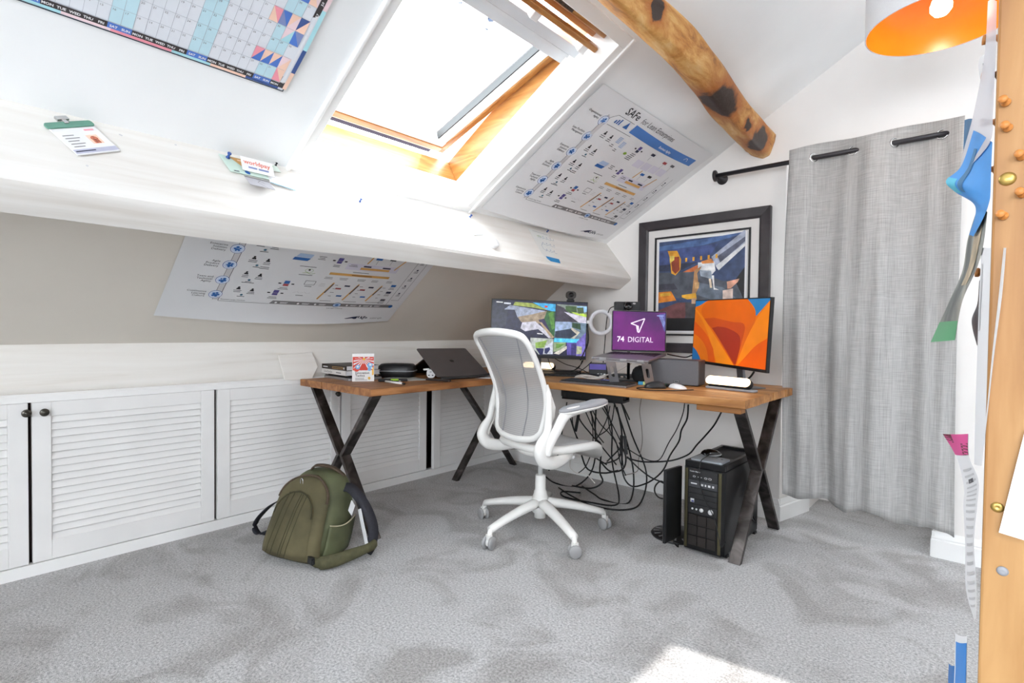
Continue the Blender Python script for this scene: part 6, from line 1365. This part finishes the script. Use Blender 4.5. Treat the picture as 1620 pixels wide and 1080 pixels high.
t = MB(mat('silver_tray', '#aeb6bd', .35, .5, var=.03)); t.prism([V((x, y, TZ-.001)) for x, y in rrect(.152, .115, .012, 4, ((TX0+TX1)/2, TY0+.085))], (0, 0, .008)); t.mat(BLACKP); t.box((-1.03, TY0+.115, TZ+.0071), (-.97, TY0+.123, TZ+.0076)); t.box((-.95, TY0+.1, TZ+.0071), (-.94, TY0+.112, TZ+.0076)); tag(t.build('drive_enclosure'), 'flat silver drive enclosure on the front of the computer tower', 'drive')
tag(MB(CABLE).tube(cat_rom([(-1.02, 2.63, TZ+.012), (-1.01, 2.56, TZ+.014), (-1.005, 2.474, TZ+.004), (-1.005, 2.462, .36), (-.975, 2.46, .27), (-.93, 2.455, .20), (-.90, 2.44, .12), (-.885, 2.43, .08), (-.875, 2.455, .10)], 6), .002, 6).build('cable'), 'thin mouse cable dangling over the front of the computer tower', 'cable')
# audio interface and hub clutter
q = at(945, 586, 3.42); t = thing('audio_interface', 'small black box with a purple lit front beneath the laptop stand', 'interface', V((q.x, q.y, Z))); T = M.Translation((q.x, q.y, Z)) @ M.Rotation(rad(25), 4, 'Z')
mb = MB(BLACKP).box((-.055, 0, .0), (.06, .09, .085), T); mb.build('case', t, bevel=.003); mb = MB(mat('purple_panel', '#4b3f8f', .4, var=.1, emit=.25)); mb.box((-.05, -.002, .045), (.055, 0.0, .08), T); mb.build('front_panel', t)
mb = MB(SILV)
for k in range(3): mb.box((-.0+.02*k, -.003, .012), (.012+.02*k, 0, .02), T)
mb.build('sockets', t)
q = V((-1.70, 2.93, Z)); t = thing('usb_hub', 'black usb hub with plugged leads behind the coiled white cable', 'hub', q); T = M.Translation(q) @ M.Rotation(rad(15), 4, 'Z'); mb = MB(BLACKP).box((-.09, -.03, 0), (.09, .03, .028), T); mb.build('case', t, bevel=.003); mb = MB(STEEL); [mb.box((-.07+.035*k, -.032, .008), (-.052+.035*k, -.029, .016), T) for k in range(4)]; mb.build('socket', t)
q = V((-1.42, 2.86, Z)); t = MB(BLACKP); T = M.Translation(q) @ M.Rotation(rad(30), 4, 'Z'); t.box((-.08, -.03, 0), (.05, .03, .02), T); tag(t.build('card_dock', bevel=.003), 'black card dock beside the ball shaped speaker', 'dock')
WCB = mat('white_cable', '#d8d4cf', .5, var=.02)
c_ = V((-1.80, 2.72, Z+.006)); pts = [c_+V(((.10+.012*math.sin(k*.7))*math.cos(k*.42), (.075+.01*math.cos(k*.9))*math.sin(k*.42), .004*math.sin(k*1.3)+.012*(k/34))) for k in range(34)]
tag(MB(WCB).tube(cat_rom(pts+[c_+V((.10, .10, .03)), c_+V((.15, .16, .07)), c_+V((.17, .2, .09))], 3), .004, 6).build('coiled_cable'), 'white cable coiled loosely on the long desk behind the keyboard', 'cable')
a, b_ = pt(950, 603), pt(982, 603.5); t = thing('pen', 'blue ballpoint pen lying behind the keyboard', 'pen', a); MB(mat('pen_blue', '#4a5590', .35)).tube([a+V((0, 0, .006)), b_+V((0, 0, .006))], .006, 10).build('barrel', t); MB(WHITEP).tube([b_+V((0, 0, .006)), b_+(b_-a).normalized()*.01+V((0, 0, .006))], .004, 8).build('tip', t)
q = V((-1.415, 2.66, Z)); mb = MB(mat('eraser_blue', '#2f9fd6', .5)).box((-.022, -.01, 0), (.004, .01, .018), M.Translation(q) @ M.Rotation(rad(20), 4, 'Z')); mb.mat(mat('eraser_lime', '#c3d98a', .5)); mb.box((.004, -.01, 0), (.024, .01, .018), M.Translation(q) @ M.Rotation(rad(20), 4, 'Z')); tag(mb.build('usb_stick', bevel=.002), 'small blue and lime usb stick in front of the ball speaker', 'usb stick')
a = V((-1.30, 2.66, Z+.007)); t = thing('marker_pen', 'black marker with a green band in front of the grey speaker', 'pen', a); MB(BLACKP).tube([a+V((.03, -.01, 0)), a+V((.10, -.03, 0))], .008, 10).build('barrel', t); MB(mat('marker_green', '#2fae7a', .45)).tube([a, a+V((.03, -.01, 0))], .008, 10).build('cap', t)
tag(MB(CABLE).tube(cat_rom([(-1.30, 2.56, Z+.004), (-1.34, 2.47, Z+.004), (-1.30, 2.42, Z+.003), (-1.22, 2.43, Z+.003), (-1.15, 2.50, Z+.003), (-1.10, 2.60, Z+.003)], 6), .0025, 6).build('cable'), 'thin black mouse lead curving along the front edge of the long desk', 'cable')
t = MB(BLACKP); T = M.Translation((-2.2, 2.95, Z)) @ M.Rotation(rad(25), 4, 'Z'); t.box((-.14, -.05, 0), (.14, .05, .02), T); tag(t.build('docking_station', bevel=.004), 'flat black docking station below the security monitor', 'dock')

# ------------------------------------------------------------------ cables above and below the desk
def cable(label, pts, r=.004, m_=None, group=None, name='cable'):
    return tag(MB(m_ or CABLE).tube(cat_rom([at(*p) if p[2] > 2.0 else V(p) for p in pts], 6), r, 7).build(name), label, 'cable', group)
cable('black cable looping from the camera behind the ring light down to the desk', [(976, 484, 3.2), (965, 488, 3.35), (960, 505, 3.45), (957, 540, 3.5), (954, 575, 3.5), (950, 590, 3.5)], .003)
cable('black cable hanging down the right side of the security monitor', [(930, 520, 3.58), (931, 540, 3.58), (926, 556, 3.6), (920, 575, 3.62), (905, 588, 3.62)], .003)
g1 = 'cables under the security monitor'; l1 = 'thin black cable drooping between the security monitor and the desk'
for ps in ([(867, 567, 3.6), (872, 580, 3.58), (884, 590, 3.55), (900, 594, 3.5)], [(878, 567, 3.62), (895, 576, 3.6), (915, 582, 3.58), (935, 592, 3.5)], [(921, 570, 3.62), (915, 582, 3.6), (900, 588, 3.6), (890, 592, 3.58)], [(936, 572, 3.3), (925, 582, 3.35), (910, 592, 3.4), (900, 594, 3.4)]): cable(l1, ps, .0026, group=g1)
cable('black and white flecked cable from the laptop to the orange monitor', [(1056, 560, 3.0), (1070, 563, 3.05), (1085, 565, 3.1), (1096, 562, 3.15), (1098, 572, 3.15), (1092, 570, 3.2), (1092, 578, 3.2)], .0038)
cable('short black cable behind the foot of the orange monitor', [(1193, 588, 2.75), (1186, 597, 2.78), (1176, 602, 2.82)], .005)
t = thing('cable_tray', 'black cable tray stuffed with adapters under the long desk', 'tray', (-1.7, 2.80, .66))
mb = MB(BLACKP)
p0, p1 = at(889, 624, 3.15), at(985, 632, 2.95); p0.z = p1.z = .655; d = (p1-p0); s_ = V((-d.y, d.x, 0)).normalized()*.11
mb.prism([p0, p1, p1+s_, p0+s_], (0, 0, .012)); mb.prism([p0, p1, p1+s_*.04, p0+s_*.04], (0, 0, .045)); mb.prism([p0+s_*.96, p1+s_*.96, p1+s_, p0+s_], (0, 0, .072)); mb.build('tray', t)
rr = random.Random(21); mb = MB(mat('adapter_black', '#1c1c1e', .5, var=.1))
for k in range(9): c_ = p0+d*(.05+.105*k)+s_*rr.uniform(.3, .5); mb.box((-.03, -.03, .012), (.03, .03, rr.uniform(.05, .07)), M.Translation(c_) @ M.Rotation(rr.uniform(0, 1.5), 4, 'Z'))
mb.build('adapter', t)
mb = MB(BLACKP); [mb.box((-.004, -.004, 0), (.004, .004, .726-.655), M.Translation(p0+d*k+s_*.98)) for k in (.02, .5, .98)]; mb.build('bracket', t)
DK_ = 'black power cable hanging in the tangle behind the chair seat'; gd = 'cables tangled under the long desk'
hang = [[(897, 636, 3.2), (893, 660, 3.2), (888, 690, 3.2), (884, 715, 3.2), (875, 735, 3.2), (868, 744, 3.2)], [(905, 640, 3.2), (906, 670, 3.2), (915, 700, 3.2)], [(925, 648, 3.1), (940, 680, 3.15), (955, 700, 3.2)], [(943, 645, 3.1), (942, 690, 3.1), (951, 705, 3.1), (949, 745, 3.15), (953, 762, 3.1), (935, 772, 3.1), (905, 768, 3.05)],
    [(953, 645, 3.1), (968, 670, 3.1), (985, 708, 3.1), (978, 720, 3.15)], [(972, 640, 3.05), (968, 665, 3.1), (960, 680, 3.15), (945, 690, 3.2)], [(960, 640, 3.1), (965, 680, 3.1), (975, 700, 3.1), (981, 730, 3.1), (990, 752, 3.05)], [(985, 640, 3.0), (992, 655, 3.0), (996, 664, 3.0)], [(935, 642, 3.15), (938, 700, 3.15), (928, 735, 3.2), (915, 748, 3.2)], [(950, 730, 3.2), (965, 745, 3.2), (985, 742, 3.1), (990, 722, 3.05), (980, 700, 3.1)],
    [(920, 720, 3.2), (930, 742, 3.2), (955, 748, 3.15), (978, 744, 3.15)], [(960, 730, 3.15), (975, 715, 3.15), (985, 705, 3.12), (978, 725, 3.12), (957, 733, 3.15)], [(899, 650, 3.25), (912, 690, 3.25), (930, 715, 3.25), (960, 735, 3.2)], [(910, 642, 3.15), (918, 665, 3.2), (938, 690, 3.2), (960, 716, 3.2), (975, 735, 3.15)], [(965, 642, 3.05), (958, 668, 3.1), (940, 700, 3.15), (925, 716, 3.2)], [(933, 640, 3.12), (948, 668, 3.15), (968, 690, 3.15), (982, 716, 3.1), (986, 738, 3.1)], [(976, 644, 3.02), (982, 672, 3.05), (984, 692, 3.08), (984, 735, 3.1)]]
for ps in hang: cable(DK_, ps, rr.choice((.0032, .0042, .005)), group=gd)
lf = 'black cable looped on the carpet behind the chair base'; gl = 'cables on the carpet behind the chair'
for ps in ([(-1.95, 2.86, .006), (-2.05, 2.80, .006), (-1.98, 2.72, .006), (-1.80, 2.74, .006), (-1.66, 2.80, .006), (-1.72, 2.95, .02), (-1.84, 3.06, .2), (-1.80, 2.98, .45), (-1.74, 2.74, .665)], [(-2.12, 2.85, .006), (-1.95, 2.76, .008), (-1.75, 2.70, .006), (-1.58, 2.76, .006), (-1.55, 2.92, .02), (-1.60, 3.08, .16), (-1.66, 3.0, .40), (-1.60, 2.74, .665)], [(-2.0, 2.95, .02), (-1.86, 2.88, .012), (-1.76, 2.84, .006), (-1.62, 2.9, .008), (-1.68, 3.06, .15), (-1.72, 3.0, .42), (-1.66, 2.75, .665)], [(-2.35, 3.0, .006), (-2.2, 2.92, .006), (-2.06, 2.96, .006), (-1.99, 3.06, .12), (-1.92, 2.98, .40), (-1.84, 2.72, .665)]): cable(lf, ps, .005, group=gl)
cable('white cable trailing on the carpet among the black ones', [(903, 725, 3.2), (902, 738, 3.15), (912, 748, 3.1), (928, 750, 3.05), (941, 764, 2.98)], .003, WCB)
for lb, px, py, dd, a in (('black power adapter hanging on its lead behind the armrest', 913, 668, 3.2, .2), ('black power adapter hanging right of the chair seat', 983, 702, 3.1, 0), ('grey black power adapter hanging furthest right in the tangle', 989.5, 703, 3.05, -.1)):
    q = at(px, py, dd); tag(MB(BLACKP).box((-.009, -.015, -.055), (.009, .015, .05), M.Translation(q) @ M.Rotation(a, 4, 'Y') @ M.Rotation(.6, 4, 'Z')).build('power_adapter', bevel=.004), lb, 'adapter')
cable('thin black cable dropping from the desk centre and swinging left along the wall', [(1083, 638, 2.95), (1080, 655, 3.0), (1070, 680, 3.05), (1058, 700, 3.1), (1045, 725, 3.12), (1032, 729, 3.12), (1015, 723, 3.12), (990, 708, 3.12)], .003)
cable('thick black cable dropping from the desk and sweeping low beside the wall', [(1089, 640, 2.92), (1087, 662, 2.95), (1078, 680, 3.0), (1074, 698, 3.03), (1060, 720, 3.06), (1050, 742, 3.06), (1035, 757, 3.03), (1018, 766, 3.0), (1000, 769, 2.98), (988, 757, 3.02), (983, 735, 3.05)], .0045)
cable('black cable rising from behind the tower to the block under the desk', [(1141, 652, 2.72), (1130, 672, 2.8), (1115, 690, 2.9), (1102, 704, 2.98), (1090, 718, 3.0), (1068, 727, 3.03), (1045, 730, 3.05), (1015, 730, 3.05), (992, 724, 3.05)], .0045)
cable('black cable ending in a round loop left of the computer tower', [(992, 722, 3.05), (1010, 740, 3.02), (1030, 755, 2.98), (1048, 763, 2.94), (1057, 770, 2.9), (1046, 761, 2.94), (1037, 768, 2.93), (1036, 778, 2.9), (1043, 787, 2.87), (1056, 788, 2.85), (1064, 780, 2.83)], .0042)
cable('pale grey cable hanging against the wall under the desk', [(1015, 628, 3.3), (1012, 650, 3.3), (1015, 675, 3.3), (1016, 700, 3.3), (1010, 728, 3.3), (1008, 745, 3.28), (985, 752, 3.25)], .003, mat('pale_grey_cable', '#9c958f', .5))
cable('black cable on the carpet behind the right desk leg', [(1186, 816, 2.55), (1190, 822, 2.52), (1196, 826, 2.5), (1192, 818, 2.58), (1186, 806, 2.65)], .003)
# round base plate beside the tower
q = on(1075, 828, 2, 0); t = thing('swivel_base', 'round black slotted base plate on the carpet left of the tower', 'base', (-1.185, 2.66, 0)); T = M.Translation((-1.185, 2.62, 0))
MB(BLACKP).lathe([(.125, 0), (.128, .006), (.122, .013), (.05, .018), (.03, .03), (0, .031)], 40, T).build('plate', t)
mb = MB(GREYI)
for k in range(16): a = 2*PI*k/16; mb.box((.085, -.004, .0135), (.115, .004, .0165), T @ M.Rotation(a, 4, 'Z'))
mb.build('slot_mark', t)
tag(MB(CABLE).tube(cat_rom([(-1.10, 2.52, .006), (-1.125, 2.47, .03), (-1.12, 2.44, .04), (-1.105, 2.46, .012), (-1.12, 2.50, .006)], 6), .004, 6).build('cable'), 'short black cable curl in front of the round base plate', 'cable')

# ------------------------------------------------------------------ light
w = bpy.data.worlds.new('sky'); S.world = w; w.use_nodes = True; nt = w.node_tree; N = nt.nodes; L = nt.links
bg = N['Background']; bg.inputs['Color'].default_value = (.88, .94, 1, 1); bg.inputs['Strength'].default_value = 7.0
def sun(v, e, ang=.6):
    l = bpy.data.lights.new('sun', 'SUN'); l.energy = e; l.angle = rad(ang); l.color = (1, .97, .93)
    o = bpy.data.objects.new('sun', l); C.objects.link(o); o.matrix_basis = V(v).normalized().to_track_quat('Z', 'Y').to_matrix().to_4x4()
sun((.8, .45, 1), 3.6)
def portal(c_, nrm, sx, sy, name):
    l = bpy.data.lights.new(name, 'AREA'); l.shape = 'RECTANGLE'; l.size = sx; l.size_y = sy; l.cycles.is_portal = True
    o = bpy.data.objects.new(name, l); C.objects.link(o); o.matrix_basis = M.Translation(V(c_)) @ V(-V(nrm)).to_track_quat('Z', 'Y').to_matrix().to_4x4()
def portal_m(corner, ex, ey, name):
    """portal rectangle from a corner and two edges, facing ex x ey into the room"""
    ex, ey = V(ex), V(ey); x, y = ex.normalized(), ey.normalized(); z = -x.cross(y); c_ = corner+ex/2+ey/2
    l = bpy.data.lights.new(name, 'AREA'); l.shape = 'RECTANGLE'; l.size = ex.length; l.size_y = ey.length; l.cycles.is_portal = True
    y = z.cross(x); o = bpy.data.objects.new(name, l); C.objects.link(o); o.matrix_basis = M(((x.x, y.x, z.x, c_.x), (x.y, y.y, z.y, c_.y), (x.z, y.z, z.z, c_.z), (0, 0, 0, 1)))
portal_m(sl(OS0, OY0, .29), V((0, OY1-OY0, 0)), SD*(OS1-OS0), 'window_daylight')
portal_m(V((WX1, YF-.1, WZ0)), V((WX0-WX1, 0, 0)), V((0, 0, WZ1-WZ0)), 'window_daylight')
for s0, s1, y0, y1 in RO: portal_m(PR+SR*s0+NR*.11+V((0, y1, 0)), V((0, y0-y1, 0)), SR*(s1-s0), 'window_daylight')
portal_m(V((-.62, YB+.67, .8)), V((.26, 0, 0)), V((0, 0, .95)), 'window_daylight')
l = bpy.data.lights.new('bulb_light', 'POINT'); l.energy = 1.3; l.color = (1, .8, .55); l.shadow_soft_size = .03
o = bpy.data.objects.new('bulb_light', l); C.objects.link(o); o.location = (LX, LY, LZ+.01)

S.view_settings.view_transform = 'Standard'; S.view_settings.look = 'None'; S.view_settings.gamma = 1; S.view_settings.exposure = 1.05
S.view_settings.use_curve_mapping = False
S.cycles.use_denoising = True
try: S.cycles.denoiser = 'OPENIMAGEDENOISE'
except Exception: pass
S.cycles.max_bounces = 12; S.cycles.diffuse_bounces = 8; S.cycles.glossy_bounces = 4; S.cycles.transparent_max_bounces = 16; S.cycles.sample_clamp_indirect = 8
